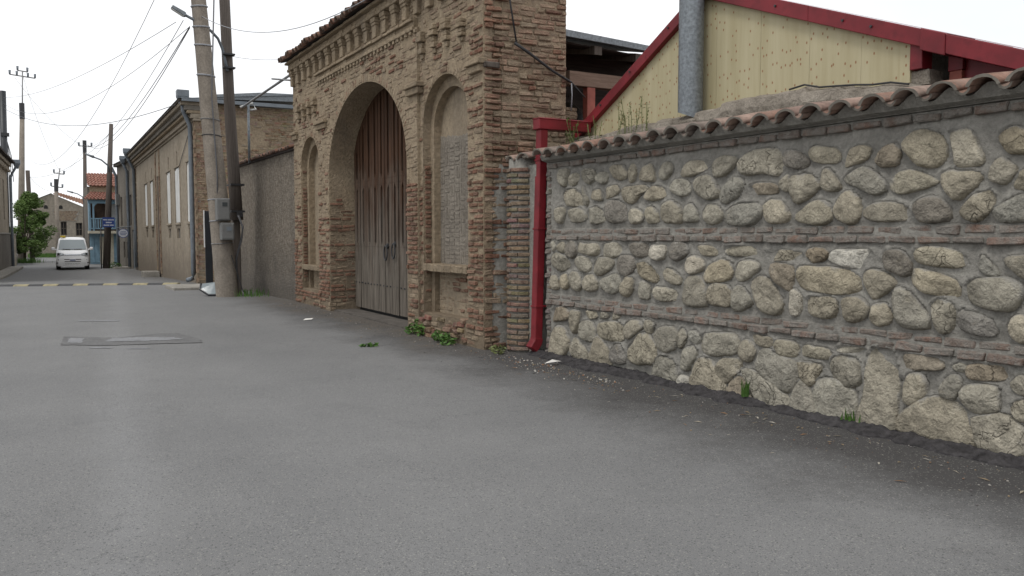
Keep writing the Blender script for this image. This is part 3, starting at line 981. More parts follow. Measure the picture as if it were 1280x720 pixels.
def arch_z(u, L):
    ua, ub, zb, zs, rise, pw = L
    if u <= ua or u >= ub: return None
    c = (ua + ub) / 2; h = (ub - ua) / 2
    return zs + rise * max(0.0, 1 - (abs(u - c) / h) ** pw) ** (1 / pw)

def panel(mb, u0, u1, z0, z1, L, w, wb, wr):
    """wall face at depth w pierced by an arch L, with its reveal back to wr and outer returns back to wb"""
    ua, ub, zb, zs, rise, pw = L
    lp = arch_loop(ua, ub, zb, zs, rise, 28, pw)
    def q(a, b, c, d): mb.add([a, b, c, d], [(0, 1, 2, 3)])
    def rect(a0, a1, b0, b1):
        if a1 - a0 > 1e-4 and b1 - b0 > 1e-4: q((w, a0, b0), (w, a0, b1), (w, a1, b1), (w, a1, b0))
    rect(u0, ua, z0, z1); rect(ub, u1, z0, z1); rect(ua, ub, z0, zb)
    for a, b in zip(lp[:-1], lp[1:]):
        if b[0] - a[0] > 1e-5:
            q((w, a[0], a[1]), (w, a[0], z1), (w, b[0], z1), (w, b[0], b[1]))
        q((w, a[0], a[1]), (w, b[0], b[1]), (wr, b[0], b[1]), (wr, a[0], a[1]))
    if zb > z0: q((w, ua, zb), (wr, ua, zb), (wr, ub, zb), (w, ub, zb))
    q((w, u0, z0), (wb, u0, z0), (wb, u0, z1), (w, u0, z1)); q((w, u1, z0), (w, u1, z1), (wb, u1, z1), (wb, u1, z0))
    q((w, u0, z1), (wb, u0, z1), (wb, u1, z1), (w, u1, z1))

DOOR = (2.56, 6.68, 0.0, 2.72, 1.55, 2.0)
NR = (0.47, 2.02, 0.36, 3.20, 0.68, 2.0)
NR2 = (0.62, 1.90, 0.36, 3.16, 0.56, 2.0)
NL = (7.52, 8.92, 0.36, 3.02, 0.66, 2.0)
NL2 = (7.66, 8.78, 0.36, 2.98, 0.54, 2.0)
UE = 9.50
mb = MB()
panel(mb, 2.12, 7.40, -0.2, 4.74, DOOR, -0.05, 0.30, 0.50)
mb.build("portal_frame", M['lime'], gate, bevel=0.015)
mb = MB()
panel(mb, 0.0, 2.14, -0.2, 5.50, NR, 0.0, 0.13, 0.13)
panel(mb, 0.02, 2.13, -0.2, 5.4, NR2, 0.13, 0.28, 0.28)
mb.build("wall_face", M['lime'], gate); mb = MB()
panel(mb, 7.38, UE, -0.2, 5.50, NL, 0.0, 0.13, 0.13)
panel(mb, 7.39, UE - 0.02, -0.2, 5.4, NL2, 0.13, 0.28, 0.28)
mb.build("wall_face", M['lime'], gate)
mb = MB()
mb.box(0.28, 1.30, 0.005, 2.57, -0.2, 5.49)
mb.box(0.28, 1.30, 6.67, UE - 0.005, -0.2, 5.49)
mb.box(0.004, 1.29, 2.13, 7.39, 4.70, 5.49)
mb.box(0.50, 1.29, 2.50, 6.75, 4.20, 4.75)
mb.build("wall_core", M['lime'], gate)
# blocked niche panels
def niche_fill(L, wv, name_parts):
    lp = arch_loop(L[0] + 0.002, L[1] - 0.002, L[2], L[3], L[4], 24, L[5])
    c = ((L[0] + L[1]) / 2, (L[2] + L[3]) / 2)
    m = MB(); m.prism([(p[0], p[1]) for p in lp], 'x', wv, wv + 0.06)
    return m.build("niche_panel", M['lime_smooth'], gate)
niche_fill(NR2, 0.255, None); niche_fill(NL2, 0.262, None)
mb = MB()      # ragged grey render over the lower part of the blocked niche
ed = []
for k in range(25):
    u = 0.625 + (1.897 - 0.625) * k / 24
    ed.append((u, 3.02 + 0.05 * (u - 1.2) + random.uniform(-0.02, 0.02)))
mb.prism([(0.625, 1.05)] + [(1.897, 1.05)] + ed[::-1], 'x', 0.243, 0.262)
mb.build("render_patch", M['infill'], gate)
# basket-weave of thin bricks telegraphing through the render
mb = MB()
u = 0.70; ci = 0
while u < 1.84:
    z = 1.14 + (0.06 if ci % 2 else 0)
    while z < 2.92:
        if random.random() < 0.5:
            for k in range(3):
                mb.box(0.236, 0.25, u + 0.055 * k, u + 0.055 * k + 0.036, z, z + 0.17, 0.004)
            z += 0.20
        else:
            for k in range(3):
                mb.box(0.236, 0.25, u, u + 0.15, z + 0.058 * k, z + 0.058 * k + 0.038, 0.004)
            z += 0.20
    u += 0.178; ci += 1
o = mb.build("basketweave_brick", M['infill'], gate); tag(o, kind='stuff')
for (a, b, z) in ((0.50, 1.99, 1.0), (7.55, 8.90, 0.78)):
    mb = MB(); 
    n = 12
    for k in range(n):
        ua = a + (b - a) * k / n; ub = a + (b - a) * (k + 1) / n - 0.002
        mb.box(-0.03 if k % 5 else -0.02, 0.27, ua, ub, z, z + 0.115, 0.006)
    mb.build("niche_sill", M['lime'], gate, bevel=0.012)
# battered lower infill below the sills
for L, a, b in ((NR2, 0.62, 1.90), (NL2, 7.66, 8.78)):
    mb = MB(); mb.box(0.21, 0.30, a + 0.01, b - 0.01, 0.2, L[2] + 0.62 if a < 3 else L[2] + 0.40)
    mb.build("lower_panel", M['lime_smooth'], gate)

# --- bricks of the gateway: (front-centre in gate space, facing, roll, length scale, height scale, colour, mesh)
bricks = []
TAN = [(0.300, 0.235, 0.168), (0.330, 0.262, 0.190), (0.275, 0.215, 0.155), (0.320, 0.235, 0.172)]
PNK = [(0.345, 0.230, 0.165), (0.315, 0.205, 0.150), (0.360, 0.255, 0.185)]
RED = [(0.255, 0.135, 0.092), (0.230, 0.115, 0.080), (0.290, 0.170, 0.122), (0.190, 0.108, 0.080)]
BRN = [(0.205, 0.130, 0.090), (0.165, 0.108, 0.080)]
ROWR = [random.random() for _ in range(97)]
CH = 0.076
def redness(u, z, side):
    r = 0.05
    if side == 'front':
        if 2.0 < u < 2.62 and z < 2.35: r = max(r, 0.85 if z > 0.9 else 0.35)
        if u < 0.42: r = max(r, 0.75 if 0.8 < z < 2.6 else 0.40)
        if 0.42 <= u < 0.60 and 1.0 < z < 2.6: r = max(r, 0.45)
        if u > 6.6 and z < 2.5: r = max(r, 0.65 if z < 1.9 else 0.35)
        if 2.2 < u < 4.6 and 4.2 < z < 4.9: r = max(r, 0.22)
    elif side == 'jamb':
        r = 0.45 if z < 2.2 else 0.1
    elif side == 'tower':
        r = 0.12
        if u < 0.24: r = 0.70
        if z < 2.75: r = 0.5
    return r
def pick(u, z, side):
    r = redness(u, z, side)
    x = random.random()
    if r > 0.3 and side != 'tower':            # courses fired alike: whole rows read red or pale
        x = 0.35 * x + 0.65 * ROWR[int(z / CH) % 97]
    c = random.choice(RED) if x < r else (random.choice(BRN) if x < r + 0.08 else random.choice(TAN))
    if side == 'tower' and x >= r + 0.08 and random.random() < 0.55: c = random.choice(PNK)
    k = random.uniform(0.88, 1.12)
    return tuple(min(1, q * k) for q in c), x < r

def solid(u, z, holes):
    for L in holes:
        if L[0] - 0.005 < u < L[1] + 0.005 and z > L[2] - 0.02:
            if z < L[3]: return False
            a = arch_z(u, L)
            if a is not None and z < a + 0.02: return False
    return True

CH = 0.076
def lay(u0, u1, z0, z1, w, side, holes=(), rot=0.0, proud=0.010, axis='u', ring=0.0):
    z = z0 + CH / 2; row = 0
    while z < z1:
        u = u0 + 0.012 - (0.13 if row % 2 else 0.0) * 1.0
        while u < u1 - 0.03:
            L = random.choice((random.uniform(0.10, 0.14), random.uniform(0.19, 0.28), random.uniform(0.19, 0.28), random.uniform(0.22, 0.27)))
            a, b = max(u, u0 + 0.006), min(u + L, u1 - 0.006)
            u += L + random.uniform(0.010, 0.020)
            if b - a < 0.05: continue
            ok = [solid(a + (b - a) * k / 4, zz, holes) for k in range(5) for zz in (z - 0.03 - ring, z + 0.03)]
            if not all(ok):
                # trim the brick back to the edge of the opening
                good = [a + (b - a) * k / 16 for k in range(17) if solid(a + (b - a) * k / 16, z - 0.03 - ring, holes) and solid(a + (b - a) * k / 16, z + 0.03, holes)]
                if len(good) < 4: continue
                a, b = good[0], good[-1]
                if b - a < 0.06: continue
            c, isred = pick((a + b) / 2, z, side)
            p = proud * random.uniform(0.1, 1.7) + (0.008 + 0.016 * random.random() if isred else 0.0)
            if side == 'front' and not isred and random.random() < 0.22: continue     # lost under the lime wash
            if random.random() < (0.07 if side == 'tower' else 0.04): continue
            cen = (a + b) / 2
            if axis == 'u': pos = (w - p, cen, z)
            else: pos = (cen, w - p, z)
            pos = (pos[0], pos[1], z + random.uniform(-0.004, 0.004))
            bricks.append((pos, rot + random.uniform(-0.03, 0.03), random.uniform(-0.02, 0.02), (b - a) / 0.252, random.uniform(0.84, 1.12) * (0.86 if isred else 1.0), c, isred))
        z += CH; row += 1

lay(0.0, 2.12, 0.02, 5.2, 0.0, 'front', (NR,), proud=0.008)
lay(0.63, 1.89, 0.40, 0.97, 0.21, 'niche', proud=0.004)
lay(7.67, 8.77, 0.40, 0.74, 0.21, 'niche', proud=0.004)
lay(2.12, 7.40, 0.02, 4.70, -0.05, 'front', (DOOR,), ring=0.10, proud=0.008)
lay(7.40, UE, 0.02, 4.85, 0.0, 'front', (NL,), proud=0.008)
lay(2.14, 7.38, 4.86, 5.2, 0.0, 'front')
lay(0.0, 1.30, 0.02, 5.45, 0.0, 'tower', rot=math.pi / 2, proud=0.016, axis='w')
lay(-0.055, 0.48, 0.02, 2.3, 6.68, 'jamb', rot=math.pi / 2, proud=0.004, axis='w')
# jambs of the niches seen from the street
lay(0.02, 0.13, 0.5, 3.1, 2.02, 'front', rot=math.pi / 2, proud=0.006, axis='w')
lay(0.02, 0.13, 0.5, 3.0, 8.92, 'front', rot=math.pi / 2, proud=0.006, axis='w')
# voussoirs round the arches
def voussoirs(L, w, n, rlen, proud=0.008, red=0.15):
    c = (L[0] + L[1]) / 2; h = (L[1] - L[0]) / 2
    for k in range(n):
        a = math.pi * (k + 0.5) / n
        pu, pz = c + h * math.cos(a), L[3] + L[4] * math.sin(a)
        nu, nz_ = math.cos(a) / h, math.sin(a) / L[4]
        m = math.hypot(nu, nz_); nu /= m; nz_ /= m
        pos = (w - proud * random.uniform(0.4, 1.3), pu + nu * (rlen / 2 + 0.012), pz + nz_ * (rlen / 2 + 0.012))
        col = random.choice(RED) if random.random() < red else random.choice(TAN)
        bricks.append((pos, 0.0, math.atan2(nz_, nu), rlen / 0.252, 0.95, col, False))
voussoirs(DOOR, -0.05, 64, 0.13)
voussoirs(NR, 0.0, 26, 0.12)
voussoirs(NL, 0.0, 22, 0.12)

# nearest bricks stand as parts, the rest of the brickwork as one mass
def seen(b):
    p = b[0]
    wx = GX + p[0]; wy = GY + p[1]
    d = math.hypot(wx, wy)
    tower = abs(b[1]) > 0.5
    cosn = (wy if tower else wx) / d
    return b[3] * 0.252 * abs(cosn) / d * (0.1 if p[2] > 4.9 else 1) * (0.4 if (tower and p[2] < 2.45) else 1)
order = sorted(range(len(bricks)), key=lambda i: -seen(bricks[i]))
near = set(order[:290])
VB = []
for me in BU:
    VB.append((np.array([v.co[:] for v in me.vertices]), [tuple(p.vertices) for p in me.polygons]))
mass = MB(); mass2 = MB()
for i, (pos, rz, roll, sl, sh, c, isred) in enumerate(bricks):
    k = i % len(BU)
    if i in near:
        inst("brick", BU[k], gate, pos, (roll, 0, rz), (1, sl, sh), c)
    else:
        m = Matrix.Translation(pos) @ Matrix.Rotation(rz, 4, 'Z') @ Matrix.Rotation(roll, 4, 'X') @ Matrix.Diagonal((1, sl, sh, 1))
        A = np.array(m)
        v = VB[k][0] @ A[:3, :3].T + A[:3, 3]
        (mass2 if isred else mass).add(v.tolist(), VB[k][1], c)
o = mass.build("brickwork", M['brick_mass'], gate)
tag(o, kind='stuff')
tag(mass2.build("exposed_brickwork", M['brick_exposed'], gate), kind='stuff')

# --- portal string course, cornice, pendant brackets, corbels
mb = MB()
for a, b, z0, z1, w in ((2.2, 7.45, 4.70, 4.76, -0.10), (2.2, 7.43, 4.76, 4.84, -0.07), (2.2, 7.47, 4.84, 4.89, -0.115)):
    n = int((b - a) / 0.24)
    for k in range(n):
        ua = a + (b - a) * k / n; ub = a + (b - a) * (k + 1) / n - 0.004
        mb.box(w + random.uniform(-0.008, 0.008), 0.02, ua, ub, z0, z1, 0.004)
mb.build("string_course", M['lime'], gate, bevel=0.006)
for k in range(30):
    u = 2.10 + k * 0.178
    mb = MB(); mb.box(-0.085, -0.03, u, u + 0.085, 4.645, 4.705, 0.004)
    mb.build("dentil", M['lime'], gate, bevel=0.006)
for k in range(21):
    u = 9.36 - k * 0.452
    mb = MB()
    mb.box(-0.075, 0.02, u - 0.085, u + 0.085, 4.93, 5.14, 0.006)
    mb.box(-0.09, 0.02, u - 0.10, u + 0.10, 5.14, 5.19, 0.004)
    mb.box(-0.105, 0.02, u - 0.11, u + 0.11, 5.19, 5.27, 0.005)
    mb.build("cornice_bracket", M['lime'], gate, bevel=0.008)
mb = MB()
for z0, z1, w in ((5.27, 5.33, -0.125), (5.33, 5.42, -0.10), (5.42, 5.47, -0.18)):
    n = 38
    for k in range(n):
        ua = -0.02 + (UE + 0.08) * k / n; ub = -0.02 + (UE + 0.08) * (k + 1) / n - 0.003
        mb.box(w + random.uniform(-0.01, 0.01), 0.3, ua, ub, z0 + 0.001, z1, 0.004)
mb.build("cornice", M['lime'], gate, bevel=0.008)
def corbel(u, z1, h, w0):
    mb = MB()
    n = 5
    for k in range(n):
        zt = z1 - k * h / n
        wd = (0.075, 0.095, 0.06, 0.085, 0.05)[k]
        pr = (0.09, 0.10, 0.06, 0.075, 0.04)[k]
        mb.box(w0 - pr, w0 + 0.03, u - wd, u + wd * 0.8, zt - h / n + 0.006, zt, 0.008)
    mb.build("corbel", M['lime'], gate, bevel=0.008)
for u, z1, h in ((1.98, 4.63, 0.42), (1.52, 4.64, 0.42), (1.10, 4.64, 0.40), (0.60, 4.52, 0.30)): corbel(u, z1, h, 0.0)
for u in (8.93, 8.50, 8.10, 7.70): corbel(u, 4.43, 0.37, 0.0)
# impost blocks
for a, b, w in ((1.96, 2.50, -0.05), (-0.03, 0.40, 0.0), (6.74, 7.46, -0.05), (9.1, 9.54, 0.0)):
    mb = MB()
    mb.box(w - 0.055, w + 0.05, a + 0.03, b - 0.03, 3.72, 3.82, 0.006)
    mb.box(w - 0.095, w + 0.05, a, b, 3.82, 3.89, 0.006)
    mb.build("impost", M['lime'], gate, bevel=0.01)
mb = MB(); mb.box(0.0, 0.22, -0.055, 0.05, 3.77, 3.84, 0.008); mb.build("impost", M['wood_old'], gate, bevel=0.01)

# --- gate roof: barrel tiles on the cornice
GC = [barrel(0.098, 0.085, 0.45, jit=0.04, seg=6) for _ in range(4)]
u = -0.02
while u < UE + 0.05:
    c = random.choice([(0.20, 0.105, 0.075), (0.165, 0.095, 0.07), (0.23, 0.13, 0.09), (0.14, 0.09, 0.07)])
    inst("roof_tile", random.choice(GC), gate, (-0.32 + random.uniform(-0.04, 0.04), u, 5.455 + random.uniform(-0.012, 0.012)), (random.uniform(-0.08, 0.08), -R(20), random.uniform(-0.05, 0.05)), (1.0, 1, 1), c)
    u += 0.218
mb = MB(); mb.add([(-0.27, -0.1, 5.47), (1.4, -0.1, 5.95), (1.4, UE + 0.1, 5.95), (-0.27, UE + 0.1, 5.47)], [(0, 1, 2, 3)])
mb.add([(1.4, -0.1, 5.95), (1.4, -0.1, 5.4), (1.4, UE + 0.1, 5.4), (1.4, UE + 0.1, 5.95)], [(0, 1, 2, 3)])
mb.build("roof_bed", M['wood_dark'], gate)
TB = barrel(0.10, 0.09, 1.5, seg=4)
mv = np.array([v.co[:] for v in TB.vertices]); mf = [tuple(p.vertices) for p in TB.polygons]
mb = MB()
u = -0.02
rot = np.array(Matrix.Rotation(-R(16), 3, 'Y'))
while u < UE + 0.05:
    c = random.choice([(0.22, 0.11, 0.075), (0.18, 0.10, 0.07), (0.25, 0.14, 0.095)])
    mb.add((mv @ rot.T + np.array((0.05, u, 5.545))).tolist(), mf, c); u += 0.218
tag(mb.build("roof_tile_field", M['tile_mass'], gate), kind='stuff')

# --- rubble and loose bricks at the foot of the right niche
for k in range(26):
    u = random.uniform(0.5, 2.05); z = random.uniform(0.02, 0.34)
    inst("brick", random.choice(BU), gate, (-0.03 - random.uniform(0.0, 0.09) * (0.4 - z) * 3, u, z), (random.uniform(-0.12, 0.12), random.uniform(-0.1, 0.1), random.uniform(-0.25, 0.25)), (1, random.uniform(0.5, 1.0), random.uniform(0.9, 1.3)), tuple(q * random.uniform(0.75, 1.1) for q in random.choice(RED + TAN + BRN)))

# ================================================================== plank double door
def plank(u0, u1, w, zt0, zt1, parent, slots):
    """one plank with slots cut through its thickness; top edge slopes with the arch"""
    mb = MB()
    c = (u0 + u1) / 2; hw = 0.048
    th = 0.055
    cuts = [s for s in slots if s[0] < min(zt0, zt1) - 0.25]
    cuts = [(a, min(b, min(zt0, zt1) - 0.12)) for a, b in cuts]
    z = 0.10
    e = 0.0
    for a, b in cuts:
        mb.prism([(u0, z), (u1, z), (u1, a - 0.09), (u0, a - 0.09)], 'x', w, w + 0.0275)
        # pointed ends
        for (u_, s) in ((u0, 1), (u1, -1)):
            mb.prism([(u_, a - 0.09), (c, a - 0.09), (c - s * hw, a), (c - s * hw, b), (c, b + 0.09), (u_, b + 0.09)][::s], 'x', w, w + 0.0275)
        z = b + 0.09
    mb.prism([(u0, z), (u1, z), (u1, zt1), (u0, zt0)], 'x', w, w + 0.0275)
    return mb.build("plank", M['door'], parent, bevel=0.004)

door = thing("plank_gate", "tall weathered wooden double gate with slotted planks and iron ring pulls", "gate", (GX, GY, 0), GROT)
NP = 12
us = [2.50 + (4.50 - 2.50) * k / 6 for k in range(7)] + [4.525 + (6.585 - 4.525) * k / 6 for k in range(7)]
prs = list(zip(us[:6], us[1:7])) + list(zip(us[7:13], us[8:14]))
for i, (a, b) in enumerate(prs):
    za = arch_z(min(max(a, 2.57), 6.67), DOOR); zb2 = arch_z(min(max(b, 2.57), 6.67), DOOR)
    plank(a + 0.013, b - 0.013, 0.455 + random.uniform(-0.006, 0.006) - (0.02 if i == 5 else 0), za + 0.08, zb2 + 0.08, door, [(1.42, 2.42), (2.70, 4.9)])
mb = MB()
for a, b in ((2.48, 4.5), (4.52, 6.78)):
    for z in (0.55, 2.56):
        mb.box(0.515, 0.56, a, b, z - 0.08, z + 0.08)
mb.build("ledge_rail", M['wood_dark'], door)
mb = MB(); mb.box(0.565, 0.60, 2.3, 6.9, 0.0, 4.4); mb.build("backing", M['dark'], door)  # dark sheet stands in for the shade behind slots and plank gaps
for z, k in ((0.60, 1),):
    for (a, b) in prs:
        for q in (0.25, 0.75):
            mb = MB(); mb.tube([(0.462, a + (b - a) * q, z + random.uniform(-0.01, 0.01)), (0.438, a + (b - a) * q, z)], 0.016, 6)
            mb.build("nail", M['iron'], door)
def ring_pull(u, z, tilt):
    p = MB(); p.cyl((0.425, u, z + 0.13), 0.05, 0.03, 'x', 12)
    pl = p.build("pull_plate", M['iron'], door)
    m = MB(); pts = []
    for k in range(17):
        a = 2 * math.pi * k / 16
        pts.append((0.40 - abs(tilt) * 0.02 * math.cos(a), u + tilt + 0.080 * math.sin(a), z + 0.135 * math.cos(a)))
    m.tube(pts, 0.014, 8, False)
    m.build("ring", M['iron'], pl, smooth=True)
ring_pull(4.33, 1.26, 0.0); ring_pull(4.72, 1.22, 0.0)
o = MB().box(0.02, 0.5, 2.57, 6.67, -0.1, 0.035, 0.0).build("threshold", M['dirt'], gate)

# ================================================================== half-round brick column between gateway and wall
colm = thing("brick_column", "round engaged column of thin bricks between gateway and red downpipe", "column", (5.80, 9.60, 0))
def wedge_ring(r0, r1, a0, a1, h, seg=3):
    vs = []
    for zz in (-h / 2, h / 2):
        for k in range(seg + 1):
            a = a0 + (a1 - a0) * k / seg
            vs.append((r1 * math.cos(a), r1 * math.sin(a), zz))
        for k in range(seg, -1, -1):
            a = a0 + (a1 - a0) * k / seg
            vs.append((r0 * math.cos(a), r0 * math.sin(a), zz))
    n = 2 * (seg + 1)
    fs = [tuple(range(n))[::-1], tuple(range(n, 2 * n))] + [(i, (i + 1) % n, n + (i + 1) % n, n + i) for i in range(n)]
    bm = bmesh.new()
    bv = [bm.verts.new((v[0] + random.uniform(-.004, .004), v[1] + random.uniform(-.004, .004), v[2] + random.uniform(-.003, .003))) for v in vs]
    for f in fs: bm.faces.new([bv[i] for i in f])
    bmesh.ops.bevel(bm, geom=list(bm.edges), offset=0.007, segments=1, affect='EDGES')
    bmesh.ops.recalc_face_normals(bm, faces=bm.faces)
    me = bpy.data.meshes.new("brick"); bm.to_mesh(me); bm.free()
    me.materials.append(M['brick'])
    return me
WR = [wedge_ring(0.10, 0.235, -0.56, 0.56, 0.046) for _ in range(6)]
mb = MB(); mb.tube([(0, 0, -0.1), (0, 0, 2.55)], 0.205, 20); mb.build("mortar_core", M['mortar'], colm, smooth=True)
z = 0.05; k = 0
while z < 2.44:
    for q in range(3):
        a = math.pi * 1.23 + (q - 1) * 1.17 + (0.5 if k % 2 else 0.0)
        c = random.choice([(0.235, 0.165, 0.120), (0.265, 0.190, 0.140), (0.215, 0.160, 0.122), (0.275, 0.175, 0.130)])
        inst("brick", random.choice(WR), colm, (0, 0, z + random.uniform(-0.004, 0.004)), (random.uniform(-0.02, 0.02), random.uniform(-0.02, 0.02), a), (1, 1, 1), tuple(x * random.uniform(0.8, 1.15) for x in c))
    z += 0.0735; k += 1
mb = MB(); mb.box(-0.05, 0.34, -0.38, 0.30, -0.1, 2.46); mb.build("mortar_backing", M['mortar'], colm)
# cement smeared on the gateway corner behind the column
mb = MB(); rows = []
for zz in np.linspace(0.0, 2.50, 60):
    n1 = float(fbm(np.array(zz * 2.0), np.array(0.2), 41)) ; n2 = float(fbm(np.array(zz * 9.0), np.array(4.2), 43))
    rows.append([(0.15 + 0.10 * n1 + 0.05 * n2, 0.02, zz), (0.22 + 0.08 * n1, -0.018 - 0.010 * n2, zz), (0.46, -0.02 + 0.01 * n2, zz), (0.6, 0.02, zz)])
mb.grid(rows); mb.build("cement_smear", M['mortar'], gate, smooth=True)

# coping fragments over the column
for dx, dy, dz, rz in ((-0.16, -0.22, 2.52, 0.2), (-0.20, 0.03, 2.50, -0.1), (0.02, 0.16, 2.52, 0.1)):
    inst("roof_tile", COVER[0], colm, (dx, dy, dz), (0, -0.2, rz), (0.9, 1.0, 0.8), random.choice(TCOL))
mb = MB()
for k in range(14):
    mb.box(*(lambda x, y, z: (x, x + random.uniform(0.1, 0.22), y, y + random.uniform(0.06, 0.14), z, z + 0.05))(random.uniform(-0.22, 0.5), random.uniform(-0.28, 0.18), 2.46 + random.uniform(0, 0.10)), 0.012)
tag(mb.build("rubble_cap", M['rubble'], colm, bevel=0.01), kind='stuff')

# ================================================================== red downpipe and box gutter
dp = thing("red_downpipe", "dark red square downpipe with box gutter head beside stone wall", "downpipe", (5.74, 9.20, 0))
def sq_tube(mb, path, hw, up=(0, 1, 0)):
    """square tube along a path in the xz plane"""
    base = len(mb.v); m = len(path)
    for i, p in enumerate(path):
        p = Vector(p); t = (Vector(path[min(i + 1, m - 1)]) - Vector(path[max(i - 1, 0)])).normalized()
        a = Vector(up); b = t.cross(a).normalized()
        for s, r in ((1, 1), (-1, 1), (-1, -1), (1, -1)):
            mb.v.append(tuple(p + a * hw * s + b * hw * r))
    for i in range(m - 1):
        for k in range(4):
            mb.f.append((base + i * 4 + k, base + i * 4 + (k + 1) % 4, base + (i + 1) * 4 + (k + 1) % 4, base + (i + 1) * 4 + k))
    mb.f += [tuple(base + k for k in range(4)), tuple(base + (m - 1) * 4 + k for k in range(4))]
    return mb
mb = MB(); sq_tube(mb, [(0.005, 0, 0.17), (0.045, 0, 1.5), (0.085, 0, 2.90)], 0.058)
fixn(mb.build("pipe", M['red'], dp, bevel=0.01))
mb = MB(); sq_tube(mb, [(0.01, 0, 0.22), (0.0, 0, 0.17), (-0.07, -0.0, 0.075)], 0.064)
fixn(mb.build("shoe", M['red'], dp, bevel=0.008))
mb = MB(); mb.box(-0.005, 0.80, -0.08, 0.08, 2.90, 3.04); mb.box(-0.012, 0.808, -0.088, 0.088, 3.025, 3.045)
mb.build("box_gutter", M['red'], dp, bevel=0.008)
for z in (0.62, 1.62, 2.5):
    x = 0.005 + 0.08 * (z - 0.17) / 2.73
    mb = MB(); mb.box(x - 0.065, x + 0.12, -0.065, 0.065, z, z + 0.022); mb.build("bracket", M['red'], dp, bevel=0.003)

# ================================================================== yellow boarded gable with red trim
YX = 6.60
gab = thing("yellow_gable_house", "yellow boarded gable end with dark red metal trim behind the stone wall", "house", (YX, 7.06, 0))
# gable outline in (y, z), apex over y = 7.06 ; local y = Y - 7.06
AP = 4.20
def zl(y): return AP - 0.545 * (y - 7.06) if y > 7.06 else AP - 0.392 * (7.06 - y)
bounds = [9.36, 8.75, 8.13, 7.50, 6.88, 6.25, 5.63, 5.05, 4.56]
for a, b in zip(bounds[:-1], bounds[1:]):
    ys = [a] + ([7.06] if b < 7.06 < a else []) + [b]
    top = [(y - 7.06, zl(y)) for y in ys]
    mb = MB(); mb.prism([(a - 7.06 - 0.002, 2.86), ] + [(p[0] - (0.002 if i == 0 else 0), p[1]) for i, p in enumerate(top)] + [(b - 7.06 + 0.002, 2.86 - 0.01)], 'x', random.uniform(-0.0012, 0.0012), 0.06)
    fixn(mb.build("board_panel", M['yellow_board'], gab))
def rake(ya, yb, lo, hi, x0, x1, name, mat, par=gab):
    mb = MB(); mb.prism([(ya - 7.06, zl(ya) + lo), (yb - 7.06, zl(yb) + lo), (yb - 7.06, zl(yb) + hi), (ya - 7.06, zl(ya) + hi)], 'x', x0, x1)
    return fixn(mb.build(name, mat, par, bevel=0.006))
for a, b in ((9.52, 8.0), (8.0, 7.06)): rake(a, b + 0.002, -0.06, 0.085, -0.07, 0.30, "rake_trim", M['red'])
for a, b in ((7.058, 5.6), (5.6, 4.42)): rake(a, b + 0.002, -0.05, 0.10, -0.07, 0.30, "rake_trim", M['red'])
rake(4.42, 4.20, -0.075, 0.105, -0.09, 0.34, "rake_trim", M['red'])
for a, b in ((4.20, 3.42), (3.42, 1.2)): rake(a, b + 0.002, -0.06, 0.10, -0.08, 0.30, "rake_trim", M['red'])
for y in (8.9, 8.3, 7.6, 6.6, 6.0, 5.2, 4.9):
    mb = MB(); mb.tube([(-0.074, y - 7.06, zl(y) + 0.03), (-0.086, y - 7.06, zl(y) + 0.03)], 0.012, 8)
    mb.build("screw", M['iron'], gab)
mb = MB()
mb.add([(-0.05, 9.5 - 7.06, zl(9.5) + 0.09), (6, 9.5 - 7.06, zl(9.5) + 0.09), (6, 0, AP + 0.09), (-0.05, 0, AP + 0.09)], [(0, 1, 2, 3)])
mb.add([(-0.05, 0, AP + 0.105), (6, 0, AP + 0.105), (6, 1.2 - 7.06, zl(1.2) + 0.105), (-0.05, 1.2 - 7.06, zl(1.2) + 0.105)], [(0, 1, 2, 3)])
mb.build("roof_sheet", M['roof_red'], gab)
mb = MB(); mb.box(-0.02, 0.12, 4.44 - 7.06, 4.555 - 7.06, 2.95, 3.22); mb.build("corner_board", M['red'], gab, bevel=0.004)
mb = MB(); mb.box(0.05, 5.8, 4.50 - 7.06, 4.54 - 7.06, 2.2, 3.12); mb.build("side_wall", M['concrete'], gab)
mb = MB(); mb.box(0.02, 0.22, 4.40 - 7.06, 4.60 - 7.06, 2.3, 2.945); mb.build("corner_pier", M['rubble'], gab, bevel=0.01)
mb = MB(); mb.box(0.16, 0.27, 4.20 - 7.06, 4.31 - 7.06, 2.3, 2.915); mb.build("porch_post", M['red_faded'], gab, bevel=0.004)
mb = MB(); mb.box(0.155, 0.275, 4.19 - 7.06, 4.32 - 7.06, 2.916, 3.10); mb.build("post_cap", M['red'], gab, bevel=0.004)
mb = MB(); mb.prism([(4.2 - 7.06, zl(4.2) - 0.07), (1.2 - 7.06, zl(1.2) - 0.07), (1.2 - 7.06, zl(1.2) - 0.36), (4.2 - 7.06, zl(4.2) - 0.22)], 'x', 0.20, 0.26)
fixn(mb.build("porch_beam", M['red'], gab))
mb = MB(); mb.box(2.6, 2.7, 1.0 - 7.06, 4.5 - 7.06, 1.2, 3.2); mb.build("porch_back", M['brown_paint'], gab)
mb = MB(); mb.box(0.07, 5.9, 4.56 - 7.06, 9.34 - 7.06, -0.1, 2.855); mb.build("house_wall", M['concrete'], gab)

